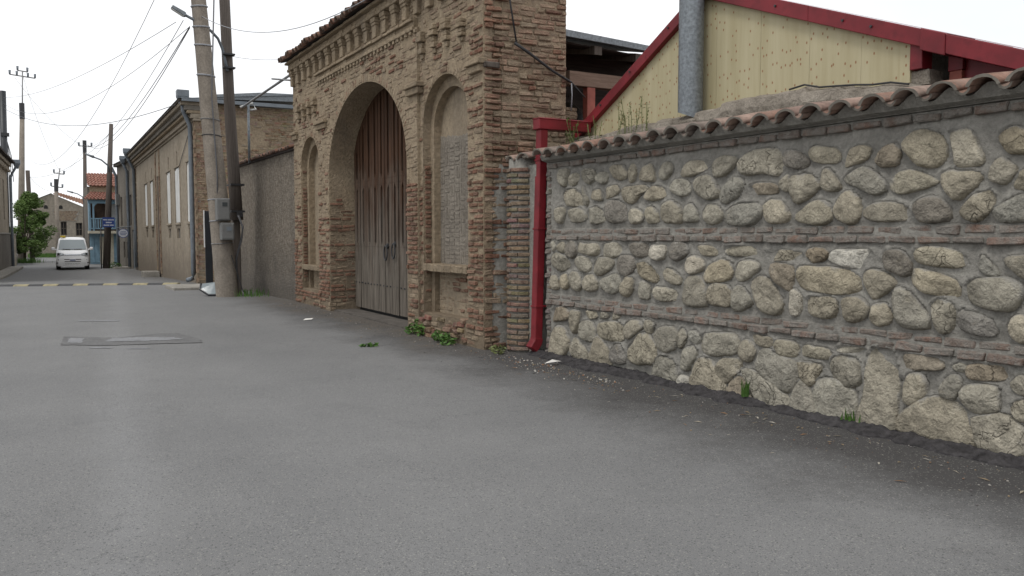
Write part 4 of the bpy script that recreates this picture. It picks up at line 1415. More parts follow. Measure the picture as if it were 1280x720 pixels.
# ragged rubble parapet between coping and boards
mb = MB(); rows = []
for y in np.arange(4.36, 9.34, 0.045):
    n1 = float(fbm(np.array(y * 2.6), np.array(7.7), 51)); n2 = float(fbm(np.array(y * 9.0), np.array(2.7), 53))
    top = 2.905 + 0.055 * n1 + 0.03 * n2 + (0.05 if 5.5 < y < 6.6 else 0.0) - (0.05 if y > 7.6 else 0)
    if y < 5.1: top -= 0.02 + (5.1 - y) * 0.16
    fx = 6.36 + 0.05 * n2
    rows.append([(fx + 0.02, y, 2.45), (fx, y, top - 0.12 + 0.02 * n1), (fx + 0.03 + 0.02 * n1, y, top - 0.03), (fx + 0.10, y, top + 0.012 * n2), (YX - 0.02, y, top + 0.02), (YX + 0.01, y, top + 0.02)])
mb.grid(rows); PROWS = rows
par = mb.build("rubble_parapet", M['rubble'], None)
tag(par, "rough crumbling rubble parapet below the yellow boards", "parapet")

flue = thing("metal_flue", "round galvanised metal flue pipe standing against the yellow gable", "flue", (6.42, 7.09, 2.86))
mb = MB()
n = 24; r = 0.135
rows = []
for z0 in (None, 0.05, 0.9, 1.8):
    row = []
    for k in range(n + 1):
        a = 2 * math.pi * k / n
        zz = (0.045 * math.sin(a) - 0.02 * math.cos(a)) if z0 is None else z0 + 0.045 * math.sin(a) * (1 if z0 < 0.1 else 0)
        row.append((r * math.cos(a), r * math.sin(a), zz))
    rows.append(row)
mb.grid(rows); mb.build("pipe", M['zinc'], flue, smooth=True)
mb = MB(); mb.tube([(0, 0, 1.80), (0, 0, 1.9)], 0.142, 24, False); mb.build("collar", M['zinc'], flue, smooth=True)
mb = MB(); mb.cyl((0, 0, 0.06), 0.128, 0.01, 'z', 20); mb.build("inner_stop", M['dark'], flue)
mb = MB(); mb.box(-0.10, 0.18, -0.16, 0.10, -0.30, -0.02, 0.03); mb.build("mortar_pad", M['rubble'], flue, bevel=0.02)
for z in (0.55, 1.35):
    mb = MB(); mb.tube([(0.10, 0, z), (0.20, 0, z)], 0.012, 6); mb.build("wall_tie", M['steel'], flue)

# black cable dropped on the parapet
mb = MB(); mb.tube([(r_[3][0] - 0.03, r_[3][1], r_[3][2] + 0.012) for r_ in PROWS[2:34:4]][::-1], 0.009, 6)
tag(mb.build("parapet_cable", M['cable_near'], None, smooth=True), "black cable lying along the rubble parapet", "cable")

# ================================================================== timber shed roof behind the gateway
shed = thing("timber_shed", "dark open timber shed with plank roof behind the gateway tower", "shed", (8.3, 12.5, 0))
mb = MB(); mb.prism([(-0.6, 5.00), (2.8, 4.88), (2.8, 4.98), (-0.6, 5.12)], 'y', -0.25, -0.18); fixn(mb.build("fascia", M['zinc'], shed, bevel=0.004))
mb = MB(); mb.add([(-0.8, -0.2, 5.10), (2.9, -0.2, 4.97), (2.9, 4.0, 5.9), (-0.8, 4.0, 6.0)], [(0, 1, 2, 3)]); mb.build("roof_deck", M['wood_dark'], shed)
for k in range(9):
    mb = MB(); y = 0.0 + k * 0.22
    mb.prism([(-0.7, 4.955 + k * 0.045), (2.8, 4.82 + k * 0.045), (2.8, 4.85 + k * 0.045), (-0.7, 4.985 + k * 0.045)], 'y', y, y + 0.17)
    fixn(mb.build("roof_board", M['wood_dark'], shed))
for x in (0.62, 1.55, 2.4):
    mb = MB(); mb.prism([(-0.15, 4.78 - 0.035 * x), (2.5, 5.3), (2.5, 5.42), (-0.15, 4.93 - 0.035 * x)], 'x', x, x + 0.16)
    fixn(mb.build("rafter", M['wood_old'], shed))
mb = MB(); mb.box(0.22, 2.6, 0.05, 0.2, 4.22, 4.48, 0.01); mb.build("tie_beam", M['wood_beam'], shed, bevel=0.008)
for x in (0.62, 2.3):
    mb = MB(); mb.box(x, x + 0.17, 0.06, 0.2, 0.0, 4.215); mb.build("post", M['red_faded'], shed)
mb = MB(); mb.box(-0.9, 5.5, 1.2, 1.3, 0.0, 5.22); mb.build("back_wall", M['wood_dark'], shed)  # near-black wood colour stands in for the shade inside the shed
mb = MB(); mb.box(-0.5, 2.6, 0.4, 0.6, 3.0, 4.05); mb.build("low_boards", M['wood_dark'], shed)

tin = thing("curled_roof_sheet", "curled pale tin sheet on a stub of brick behind the gateway corner", "roof sheet", (6.98, 10.3, 0))
mb = MB(); rows = []
for k in range(9):
    a = R(100) * k / 8
    rows.append([(0.0 + 0.26 * math.sin(a) , y, 3.36 + 0.14 * math.cos(a) - 0.10 * k / 8) for y in (0.0, 0.5)])
mb.grid(rows); mb.build("sheet", M['zinc'], tin, smooth=True)
mb = MB()
for k in range(8): mb.box(-0.10, 0.18, 0.03, 0.4, 2.95 + k * 0.06, 3.0 + k * 0.06, 0.012)
mb.box(-0.09, 0.17, 0.05, 0.4, 0.0, 3.4); mb.build("brick_stub", M['lime'], tin, bevel=0.008)

# ================================================================== pebbledash yard wall left of the gateway
pw = thing("yard_wall", "dark pebbledash yard wall with tile coping beside the gateway", "wall", (5.565, 19.40, 0))
mb = MB(); P = []
for y in np.arange(0.0, 6.25, 0.1):
    P.append([(0.015 * float(fbm(np.array(y * 1.5), np.array(z * 1.5), 61)) - 0.03 * (z < 0.4), y, z) for z in np.linspace(-0.2, 3.52, 26)])
mb.grid(P); mb.build("render", M['pebbledash'], pw, smooth=True)
mb = MB(); mb.box(0.03, 0.42, 0.0, 6.2, -0.2, 3.52); mb.build("wall_core", M['pebbledash'], pw)
mb = MB(); mb.box(-0.06, 0.45, 0.0, 6.2, 3.52, 3.57, 0.0); mb.build("coping_bed", M['wood_dark'], pw)
YC = [barrel(0.085, 0.075, 0.36, jit=0.05, seg=6) for _ in range(3)]
y = 0.08
while y < 6.2:
    c = random.choice([(0.16, 0.085, 0.06), (0.13, 0.08, 0.06), (0.19, 0.105, 0.075)])
    inst("roof_tile", random.choice(YC), pw, (-0.15 + random.uniform(-0.04, 0.04), y, 3.555), (random.uniform(-0.1, 0.1), -R(15), random.uniform(-0.08, 0.08)), (1, 1, 0.8), c)
    y += 0.185
# ragged brick end of the gateway above the yard wall
mb = MB()
for k in range(24):
    mb.box(0.12, 0.70, 0.0, random.uniform(0.03, 0.13), 3.6 + k * 0.076, 3.66 + k * 0.076, 0.01)
tag(mb.build("toothed_brick", M['brick_mass'] if False else M['lime'], gate), kind='stuff').location = (0, UE, 0)

br = thing("wire_bracket", "grey steel post and slanting arm fixed to the gateway end", "bracket", (5.42, 23.35, 3.5))
mb = MB(); mb.tube([(0, 0, 0), (0, 0, 1.58)], 0.033, 8); mb.build("post", M['zinc'], br, smooth=True)
mb = MB(); mb.tube([(-0.10, 0.15, 1.52), (0.13, -3.85, 1.78)], 0.03, 8); mb.build("arm", M['steel'], br, smooth=True)
mb = MB(); mb.tube([(0.0, -2.5, 1.85), (0.12, -3.8, 1.62)], 0.022, 6); mb.build("strut", M['steel'], br, smooth=True)
mb = MB(); mb.tube([(-0.18, 0.15, 1.50), (0.14, 0.1, 1.62), (0.20, 0.0, 1.45), (0.05, 0.0, 1.42)], 0.03, 6); mb.build("insulator", M['board_white'], br, smooth=True)

# ================================================================== utility poles beside the yard wall
cp = thing("leaning_concrete_pole", "leaning tapered concrete utility pole in front of the yard wall", "utility pole", (4.54, 22.2, 0))
mb = MB(); rows = []
for k in range(12):
    t = k / 11.0
    c = Vector((-0.62 * t, 0.28 * t, -0.05 + 9.2 * t)); r = 0.285 - 0.125 * t
    rows.append([c + Vector((math.cos(a) * r * q, math.sin(a) * r * q, 0)) for a, q in [(2 * math.pi * j / 16, 1.0 if j % 4 else 0.93) for j in range(17)]])
mb.grid(rows); mb.build("shaft", M['concrete_pole'], cp, smooth=True)
def on_shaft(z): return Vector((-0.62 * z / 9.15, 0.28 * z / 9.15, z)), 0.285 - 0.125 * z / 9.15
for z in (1.35, 1.92, 2.45, 4.05, 4.45, 5.55, 6.3, 6.75, 7.25):
    c, r = on_shaft(z)
    mb = MB(); mb.tube([c + Vector((math.cos(a) * (r + 0.006), math.sin(a) * (r + 0.006), 0.02 * math.sin(a + z))) for a in [2 * math.pi * j / 14 for j in range(15)]], 0.012 if z < 5 else 0.02, 5, False)
    mb.build("wire_band", random.choice([M['iron'], M['cable_pale'], M['steel']]), cp)
for (dx, z0, z1, s) in ((0.02, 1.92, 2.47, 0), (0.07, 1.43, 1.86, 1)):
    c, r = on_shaft((z0 + z1) / 2)
    b = MB(); b.box(c.x + dx - 0.16, c.x + dx + 0.16, c.y - r - 0.19, c.y - r + 0.06, z0, z1)
    bo = b.build("meter_box", M['meter'], cp, bevel=0.012)
    d = MB(); d.box(c.x + dx - 0.135, c.x + dx + 0.135, c.y - r - 0.205, c.y - r - 0.19, z0 + 0.03, z1 - 0.03); d.build("lid", M['meter'], bo, bevel=0.006)
    d = MB(); d.box(c.x + dx - 0.03, c.x + dx + 0.09, c.y - r - 0.213, c.y - r - 0.2045, z1 - 0.2, z1 - 0.10); d.build("dial_window", M['glass'] if s == 0 else M['pipe_grey'], bo)
mb = MB(); mb.tube([(0.30, -0.05, 2.05), (0.36, -0.25, 1.75), (0.33, -0.2, 1.45), (0.24, 0.02, 0.95), (0.26, 0.05, 0.1)], 0.028, 7); mb.build("conduit", M['cable'], cp, smooth=True)
mb = MB(); mb.tube([(-0.20, -0.12, 7.4), (-0.30, -0.10, 5.0), (-0.22, -0.16, 3.0), (-0.24, -0.1, 2.0)], 0.018, 6); mb.build("riser_cable", M['cable'], cp, smooth=True)
mb = MB(); mb.tube([(0.05, -0.31, 1.05), (0.33, -0.30, 0.10)], 0.012, 5); mb.build("stay_rod", M['iron'], cp)

wp = thing("tarred_wood_pole", "tall dark wooden pole spliced to a stub behind the leaning concrete pole", "utility pole", (4.98, 22.95, 0))
mb = MB(); mb.tube([(0.0, 0, 1.95), (-0.06, 0, 3.2), (-0.13, 0.02, 5.0), (-0.25, 0, 9.4)], 0.165, 12, True, 0.13, jit=0.04); mb.build("shaft", M['wood_pole'], wp, smooth=True)
mb = MB(); mb.box(-0.10, 0.12, 0.15, 0.33, -0.05, 3.05, 0.01); mb.build("ground_stub", M['wood_pole'], wp, bevel=0.02)
for z in (2.15, 2.85): 
    mb = MB(); mb.box(-0.18, 0.17, -0.18, 0.35, z, z + 0.05); mb.build("strap", M['iron'], wp)
mb = MB(); mb.box(-0.04, 0.10, -0.24, -0.15, 2.02, 2.16); mb.build("junction_box", M['iron'], wp, bevel=0.01)
lmp = thing("street_lamp", "street lamp on a curved arm reaching past the leaning concrete pole", "street lamp", (4.80, 22.80, 6.0))
mb = MB(); mb.tube([(-0.02, 0, -0.2), (-0.08, 0, 0.1), (-0.14, 0, 0.36), (-0.26, -0.1, 0.58), (-0.46, -0.25, 0.72), (-0.80, -0.42, 0.86), (-1.12, -0.5, 0.98)], 0.035, 8); mb.build("arm", M['pipe_grey'], lmp, smooth=True)
mb = MB(); 
mb.prism([(-1.44, 1.10), (-1.40, 1.17), (-1.10, 1.03), (-1.08, 0.94), (-1.14, 0.93)], 'y', -0.58, -0.42); fixn(mb.build("lamp_head", M['zinc'], lmp, bevel=0.015))
mb = MB(); mb.prism([(-1.42, 1.10), (-1.15, 0.945), (-1.15, 0.925), (-1.42, 1.075)], 'y', -0.56, -0.44); fixn(mb.build("lens", M['board_white'], lmp))
for z in (-0.12, 0.22):
    mb = MB(); mb.box(-0.14, 0.16, -0.12, 0.06, z - 0.02, z + 0.02); mb.build("clamp", M['iron'], lmp)

bb = thing("black_board", "tall black sheet leaning in the gap behind the leaning pole", "board", (4.72, 25.5, 0))
mb = MB(); mb.box(-0.10, 0.10, 0.0, 0.05, 0.0, 2.25); mb.build("sheet", M['black_plastic'], bb, bevel=0.006)
mb = MB(); mb.box(-0.125, -0.102, -0.01, 0.06, 1.2, 2.27); mb.build("edge_strip", M['board_white'], bb)
gp = thing("glass_sheet", "small glass sheet with black rim leaning at the concrete pole foot", "glass", (4.12, 22.62, 0))
mb = MB(); mb.add([(-0.13, 0.10, 0.30), (0.22, 0.0, 0.34), (0.22, -0.25, 0.0), (0.02, -0.18, 0.0), (-0.16, 0.02, 0.16)], [(0, 1, 2, 3, 4)]); mb.build("glass", M['glass_van'], gp)
mb = MB(); mb.tube([(-0.13, 0.10, 0.30), (-0.17, 0.02, 0.16), (0.0, -0.18, 0.02), (0.22, -0.25, 0.02)], 0.03, 6); mb.build("rim", M['black_plastic'], gp)
rp = MB(); rp.box(3.75, 5.1, 25.6, 27.2, -0.2, 0.05, 0.02)
tag(rp.build("driveway_ramp", M['concrete'], None, bevel=0.02), kind='structure')

# ================================================================== generic house helpers
def facade(mb, u0, u1, z0, z1, ops, w, dep, ax='y'):
    """wall sheet at depth w with rectangular openings (a, b, c, d) and reveals dep deep"""
    us = sorted({u0, u1} | {q for o in ops for q in o[:2]}); zs = sorted({z0, z1} | {q for o in ops for q in o[2:4]})
    P = (lambda d, a, b: (d, a, b)) if ax == 'y' else (lambda d, a, b: (a, d, b))
    for a, b in zip(us[:-1], us[1:]):
        for c, d in zip(zs[:-1], zs[1:]):
            m, n = (a + b) / 2, (c + d) / 2
            if any(o[0] < m < o[1] and o[2] < n < o[3] for o in ops): continue
            mb.add([P(w, a, c), P(w, b, c), P(w, b, d), P(w, a, d)], [(0, 1, 2, 3)])
    for a, b, c, d in [o[:4] for o in ops]:
        e = w + dep
        for p, q in (((a, c), (a, d)), ((a, d), (b, d)), ((b, d), (b, c)), ((b, c), (a, c))):
            mb.add([P(w, *p), P(w, *q), P(e, *q), P(e, *p)], [(0, 1, 2, 3)])

def window(parent, a, b, c, d, w, frame, pane, mull=1, bars=1, ax='y', fw=0.06, name="window"):
    P = (lambda m, d0, d1, p, q, r, s: m.box(d0, d1, p, q, r, s)) if ax == 'y' else (lambda m, d0, d1, p, q, r, s: m.box(p, q, d0, d1, r, s))
    m = MB()
    P(m, w, w + 0.05, a, a + fw, c, d); P(m, w, w + 0.05, b - fw, b, c, d)
    P(m, w, w + 0.05, a + fw, b - fw, c, c + fw); P(m, w, w + 0.05, a + fw, b - fw, d - fw, d)
    for k in range(mull):
        u = a + (b - a) * (k + 1) / (mull + 1); P(m, w + 0.005, w + 0.045, u - fw / 2, u + fw / 2, c + fw, d - fw)
    for k in range(bars):
        z = c + (d - c) * (k + 1) / (bars + 1); P(m, w + 0.008, w + 0.04, a + fw, b - fw, z - fw / 2, z + fw / 2)
    f = m.build(name, frame, parent)
    g_ = MB(); P(g_, w + 0.05, w + 0.06, a, b, c, d); g_.build("pane", pane, f)
    return f

def downpipe(parent, pts, r, hop, mat, name="downpipe"):
    m = MB(); m.tube(pts, r, 8); dpp = m.build(name, mat, parent, smooth=True)
    if hop:
        x, y, z, s = hop
        h = MB(); h.box(x - s, x + s, y - s, y + s, z + s * 0.6, z + s * 1.7)
        h.add([(x - s, y - s, z + s * 0.6), (x + s, y - s, z + s * 0.6), (x + s, y + s, z + s * 0.6), (x - s, y + s, z + s * 0.6), (x - s * .4, y - s * .4, z - s), (x + s * .4, y - s * .4, z - s), (x + s * .4, y + s * .4, z - s), (x - s * .4, y + s * .4, z - s)],
              [(0, 4, 5, 1), (1, 5, 6, 2), (2, 6, 7, 3), (3, 7, 4, 0)])
        h.build("hopper", mat, dpp)
    return dpp

# ================================================================== long tan house with boarded windows
h1 = thing("tan_house", "long tan stuccoed house with white boarded windows and heavy cornice", "house", (5.24, 30.26, 0), -0.02648)
WINS = [(0.95, 2.15), (4.10, 5.45), (6.90, 8.10), (13.40, 14.67), (16.20, 17.45)]
LEN = 22.7
ops = [(a, b, 2.03, 4.18) for a, b in WINS] + [(a + 0.2, b - 0.2, 1.44, 1.82) for a, b in WINS] + [((a + b) / 2 - 0.13, (a + b) / 2 + 0.13, 4.26, 4.80) for a, b in WINS] + [(11.20, 11.86, -0.5, 4.25)]
mb = MB(); facade(mb, 0.0, LEN, -0.7, 5.62, ops, 0.0, 0.07); mb.build("wall", M['stucco_tan'], h1)
mb = MB(); mb.box(0.068, 6.5, 0.03, LEN, -0.7, 5.6); mb.build("wall_core", M['stucco_dark'], h1)  # dark core colour supplies the shadow in the slits and panels
for a, b in WINS:
    m = MB()
    m.box(0.03, 0.066, a, b, 2.03, 4.18)
    bo = m.build("boarded_window", M['board_white'], h1)
    for k in range(4):
        m = MB(); u = a + (b - a) * k / 4
        m.box(0.005, 0.03, u + 0.012, u + (b - a) / 4 - 0.012, 2.05, 4.16 - 0.05 * abs(k - 1.5), 0.008); m.build("board", M['board_white'], bo)
    m = MB(); m.box(-0.07, 0.06, a - 0.06, b + 0.06, 1.95, 2.03); m.build("sill", M['stucco_tan'], h1, bevel=0.01)
    m = MB(); m.box(-0.025, 0.03, a - 0.18, a - 0.03, 2.03, 4.22); m.box(-0.025, 0.03, b + 0.03, b + 0.18, 2.03, 4.22); m.box(-0.04, 0.03, a - 0.18, b + 0.18, 4.18, 4.25)
    m.build("architrave", M['stucco_tan'], h1, bevel=0.008)
m = MB(); m.box(0.03, 0.066, 11.20, 11.86, -0.45, 4.25); dd = m.build("door", M['brown_paint'], h1)
m = MB(); m.box(0.01, 0.03, 11.26, 11.80, -0.3, 1.0); m.box(0.01, 0.03, 11.26, 11.80, 1.1, 2.4); m.build("door_panel", M['brown_paint'], dd, bevel=0.01)
m = MB(); m.tube([(0.01, 11.30, 0.8), (-0.01, 11.30, 0.95)], 0.02, 6); m.build("handle", M['iron'], dd)
for u in (0.16, 10.75, 12.25, LEN - 0.2):           # toothed brick quoins
    z = -0.2
    k = 0
    m = MB()
    while z < 5.4:
        wd = 0.20 if k % 2 else 0.13
        c = random.choice(RED + BRN + TAN)
        m.box(-0.035, 0.02, u - wd, u + wd, z, z + 0.14, 0.006, col=c); z += 0.152; k += 1
    tag(m.build("quoins", M['brick_mass'], h1), kind='stuff')
for z0, z1, pr, mt in ((5.42, 5.50, 0.06, 'stucco_tan'), (5.50, 5.66, 0.14, 'stucco_tan'), (5.66, 5.76, 0.26, 'lime'), (5.76, 5.92, 0.34, 'stucco_grey'), (5.92, 6.04, 0.46, 'stucco_tan')):
    m = MB(); m.box(-pr, 0.30, -0.05 - pr * 0.2, LEN + 0.02, z0 + 0.001, z1); m.build("cornice", M[mt], h1, bevel=0.01)
m = MB(); m.box(-0.52, 0.3, -0.25, LEN + 0.1, 6.042, 6.085); m.build("eave_board", M['wood_old'], h1)
m = MB(); m.add([(-0.56, -0.35, 6.095), (4.5, -0.35, 6.60), (4.5, LEN, 6.60), (-0.56, LEN + .1, 6.095)], [(0, 1, 2, 3)])
m.build("roof", M['zinc'], h1)
m = MB(); m.box(-0.45, 4.4, -0.34, -0.24, 6.02, 6.14); m.build("gutter", M['pipe_grey'], h1)
m = MB(); m.prism([(0.2, 6.14), (4.2, 6.30), (4.2, 6.55), (2.2, 6.50), (0.2, 6.26)], 'y', -0.30, -0.26); fixn(m.build("roof_flashing", M['zinc'], h1))
# brick end wall towards the gateway
em = MB()
z = 0.0
while z < 5.95:
    u = 0.03 - (0.13 if int(z / CH) % 2 else 0)
    while u < 4.6:
        L = random.uniform(0.2, 0.28)
        a, b = max(u, 0.03), min(u + L, 4.6); u += L + 0.014
        if b - a < 0.06: continue
        patch = math.sin(a * 1.7 + 2) * math.sin(z * 2.1 + 0.4) > 0.35 and a > 0.5
        if patch and random.random() < 0.85: continue
        x = random.random(); pr = 0.5 if a < 0.5 else (0.3 if (5.0 < z < 5.3) or (3.9 < z < 4.3) else 0.08)
        c = random.choice(RED) if x < pr else random.choice(TAN + BRN)
        em.box(a, b, 0.012 - random.uniform(0, 0.022), 0.08, z + 0.008, z + CH - 0.008, 0.004, col=tuple(q * random.uniform(0.8, 1.15) for q in c))
    z += CH
tag(em.build("end_brickwork", M['brick_mass'], h1), kind='stuff')
m = MB(); m.box(0.0, 4.65, 0.014, 0.07, -0.6, 6.03); m.build("end_wall", M['lime'], h1)
downpipe(h1, [(-0.36, 0.15, 5.95), (-0.32, 0.2, 5.72), (-0.12, 0.32, 5.30), (-0.11, 0.34, 4.6), (-0.11, 0.36, 1.0), (-0.11, 0.36, 0.22), (-0.16, 0.3, 0.06), (-0.34, 0.1, 0.02)], 0.08, (-0.36, 0.12, 6.10, 0.19), M['pipe_grey'])
downpipe(h1, [(-0.50, LEN - 0.9, 6.0), (-0.12, LEN - 0.35, 5.3), (-0.10, LEN - 0.3, 2.0), (-0.10, LEN - 0.3, -0.3)], 0.085, (-0.50, LEN - 0.95, 6.1, 0.18), M['pipe_grey'])
m = MB(); m.box(-0.75, -0.06, 11.0, 12.1, -0.5, -0.10); m.build("doorstep", M['concrete'], h1, bevel=0.02)
m = MB(); m.tube([(-0.03, 1.4, 5.1), (-0.03, 3.9, 4.2)], 0.012, 5); m.build("facade_cable", M['cable'], h1)

# ================================================================== narrow grey house
h2 = thing("grey_house", "narrow grey stuccoed house with drainpipes next to the tan house", "house", (5.80, 53.4, -0.45), 0.045)
W2 = [(1.0, 1.7, 2.6, 4.4), (2.4, 3.1, 2.6, 4.4), (4.6, 5.3, 2.6, 4.4)]
mb = MB(); facade(mb, 0.0, 6.4, -0.2, 6.35, W2 + [(0.25, 1.15, 0.0, 2.3), (2.6, 3.2, 0.6, 1.6), (3.9, 4.5, 0.6, 1.6)], 0.0, 0.18); mb.build("wall", M['stucco_grey'], h2)
mb = MB(); mb.box(0.178, 5, 0.0, 6.4, -0.2, 6.3); mb.build("wall_core", M['dark'], h2)
for q in W2: window(h2, *q, 0.08, M['wood_old'], M['glass'])
m = MB(); m.box(0.05, 0.12, 0.25, 1.15, 0.0, 2.3); dd = m.build("door", M['pipe_grey'], h2)
m = MB(); m.box(0.03, 0.05, 0.32, 1.08, 1.2, 2.2); m.build("door_panel", M['meter'], dd)
m = MB(); m.box(-0.2, 0.2, -0.02, 6.45, 6.35, 6.5); m.build("cornice", M['stucco_dark'], h2)
m = MB(); m.add([(-0.3, -0.05, 6.5), (4, -0.05, 7.2), (4, 6.5, 7.2), (-0.3, 6.5, 6.5)], [(0, 1, 2, 3)]); m.build("roof", M['zinc'], h2)
m = MB(); m.box(0.0, 3.0, -0.03, -0.005, -0.2, 6.45); m.build("side_wall", M['stucco_grey'], h2)
downpipe(h2, [(-0.35, 1.55, 6.3), (-0.10, 1.75, 5.8), (-0.09, 1.8, 3), (-0.09, 1.8, 0.1)], 0.085, (-0.36, 1.5, 6.4, 0.16), M['pipe_grey'])
downpipe(h2, [(-0.35, 6.1, 6.3), (-0.10, 6.2, 5.8), (-0.09, 6.2, 3), (-0.09, 6.2, 0.1)], 0.085, None, M['pipe_grey'])
m = MB(); m.box(-0.22, -0.01, 5.5, 6.0, 3.9, 4.6); m.build("electric_box", M['meter'], h2, bevel=0.01)
m = MB(); m.box(-0.9, 0.0, 2.0, 3.4, -0.1, 0.09); m.build("doorstep", M['concrete'], h2, bevel=0.02)

# ================================================================== blue balcony house
h3 = thing("blue_house", "red roofed house with pale blue wooden balcony down the street", "house", (4.15, 65.0, -0.45))
mb = MB(); facade(mb, 0.0, 3.4, 0.0, 2.2, [(0.62, 1.0, 0.0, 1.9)], 0.0, 0.1, 'x'); mb.build("ground_wall", M['blue_house'], h3)
m = MB(); m.box(0.62, 1.0, 0.06, 0.12, 0.0, 1.9); dd = m.build("door", M['cream'], h3)
for a, b in ((0.05, 0.28), (0.32, 0.56)):
    m = MB(); m.box(a, b, -0.03, -0.002, 0.1, 1.9); m.build("shutter_leaf", M['blue_house'], h3, bevel=0.01)
m = MB(); m.box(1.1, 1.5, -0.03, -0.003, 0.0, 2.1); m.build("cream_panel", M['cream'], h3)
m = MB(); m.box(-0.1, 3.4, -0.75, 0.0, 2.12, 2.30); m.build("balcony_floor", M['cream'], h3)
m = MB(); m.box(0.0, 3.4, 0.9, 1.0, 2.2, 4.5); m.build("balcony_back", M['brown_paint'], h3)
m = MB(); m.box(0.0, 0.06, -0.6, 0.9, 2.3, 4.4); m.build("balcony_side", M['blue_house'], h3)
for x in (-0.05, 0.18, 1.15, 1.95, 3.2):
    m = MB(); m.box(x, x + 0.11, -0.74, -0.63, 2.301, 4.30); m.build("balcony_post", M['blue_house'], h3)
for z in (2.42, 3.10):
    m = MB(); m.box(-0.05, 3.4, -0.725, -0.645, z, z + 0.08); m.build("balcony_rail", M['blue_house'], h3)
for k in range(22):
    m = MB(); x = 0.02 + k * 0.15; m.box(x, x + 0.085, -0.70, -0.67, 2.50, 3.10); m.build("baluster", M['blue_house'], h3)
m = MB(); m.box(-0.08, 3.4, -0.76, -0.60, 4.18, 4.42); m.build("balcony_beam", M['blue_house'], h3)
for a, b in ((0.29, 1.15), (1.26, 1.95), (2.06, 3.2)):      # curved braces
    for s, q in ((1, a), (-1, b)):
        m = MB(); m.prism([(q, 4.18), (q + s * 0.22, 4.18), (q + s * 0.08, 4.08), (q, 3.92)], 'y', -0.72, -0.64); fixn(m.build("brace", M['blue_house'], h3))
m = MB(); m.box(1.35, 1.8, 0.86, 0.90, 2.9, 4.2); m.build("window", M['board_white'], h3)
def tile_roof(parent, A, B, C_, D_, nu, nv, name="roof", cols=None, r=0.09):
    """pantile field on the quad A-B (eave) C-D (ridge); ribs as real ridges"""
    A, B, C_, D_ = map(Vector, (A, B, C_, D_))
    nrm = (B - A).cross(D_ - A).normalized()
    if nrm.z < 0: nrm = -nrm
    m = MB()
    n = nu * 4
    for j in range(nv):
        rows = []
        for jj, lift in ((j, -0.01), (j, 0.05), (j + 1, 0.0)):
            t = jj / nv; row = []
            for i in range(n + 1):
                s = i / n
                p = A.lerp(B, s).lerp(D_.lerp(C_, s), t)
                row.append(p + nrm * (r * 0.5 * (1 + math.cos(2 * math.pi * i / 4)) * 0.9 + lift))
            rows.append(row)
        base = len(m.v)
        m.grid(rows)
        cc = cols or [(0.30, 0.145, 0.11), (0.27, 0.125, 0.095), (0.34, 0.18, 0.14)]
        m.c += [random.choice(cc) for _ in range(len(m.v) - base)]
    o = m.build(name, M['tile_mass'], parent)
    tag(o, kind='stuff')
    return o
tile_roof(h3, (-0.35, -1.0, 4.42), (3.6, -1.0, 4.42), (3.6, 0.9, 5.0), (0.25, 0.9, 5.0), 18, 5)
m = MB(); m.box(0.15, 3.6, 0.9, 1.0, 4.5, 5.5); m.build("upper_wall", M['lime'], h3)
tile_roof(h3, (0.0, 0.7, 5.42), (3.4, 0.7, 5.42), (3.0, 3.2, 6.45), (0.10, 3.2, 6.45), 15, 6)
m = MB(); m.box(0.0, 3.6, 1.0, 5.0, 0.0, 5.4); m.build("wall_core", M['stucco_dark'], h3)

# ================================================================== gabled house closing the street
h4 = thing("gabled_house", "pale gabled house with orange tiles closing the end of the street", "house", (0.4, 88.0, -0.45))
poly = [(0.0, 0.0), (0.0, 4.75), (2.2, 5.75), (5.3, 4.35), (5.3, 0.0)]
W4 = [(2.86, 3.36, 2.0, 3.25), (4.10, 4.65, 1.95, 3.15)]
mb = MB(); facade(mb, -0.4, 6.2, -0.1, 4.35, W4, 0.0, 0.25, 'x')
mb.add([(-0.4, 0, 4.35), (6.2, 0, 4.35), (5.3, 0, 4.40), (2.2, 0, 5.80), (-0.4, 0, 4.60)], [(0, 1, 2, 3, 4)])
mb.build("wall", M['stucco_far'], h4)
for q in W4: window(h4, *q, 0.15, M['wood_old'], M['dark'], 1, 1, 'x', 0.07)
mb = MB(); mb.box(-0.4, 6.2, 0.26, 5, -0.1, 4.3); mb.build("wall_core", M['dark'], h4)
for x in (1.72, 2.92):
    m = MB(); pts = [(x + 0.16 * math.cos(a), 4.55 + 0.20 * max(0, math.sin(a)) + (-0.14 if math.sin(a) < -0.1 else 0)) for a in [2 * math.pi * k / 14 for k in range(14)]]
    m.prism(pts, 'y', -0.02, 0.02); m.build("attic_vent", M['dark'], h4)
m = MB(); m.prism([(2.2, 4.27), (4.45, 4.27), (4.15, 3.30), (2.55, 3.30)], 'y', -0.03, 0.0); fixn(m.build("brick_patch", M['concrete'], h4))
m = MB()
z = 3.34; k = 0
while z < 4.22:
    t = (z - 3.30) / 0.97; a, b = 2.55 - 0.35 * t, 4.15 + 0.3 * t; u = a + 0.03 + (0.12 if k % 2 else 0)
    while u < b - 0.2: m.box(u, u + 0.2, -0.045, -0.02, z, z + 0.07, 0.0, col=random.choice(BRN + [(0.22, 0.18, 0.14)])); u += 0.225
    z += 0.092; k += 1
tag(m.build("patch_brick", M['brick_mass'], h4), kind='stuff')
tile_roof(h4, (2.3, -0.15, 5.75), (6.3, -0.15, 4.25), (6.3, 2.5, 5.0), (2.9, 2.5, 5.95), 16, 5, cols=[(0.36, 0.215, 0.15), (0.40, 0.25, 0.18), (0.31, 0.18, 0.125)])
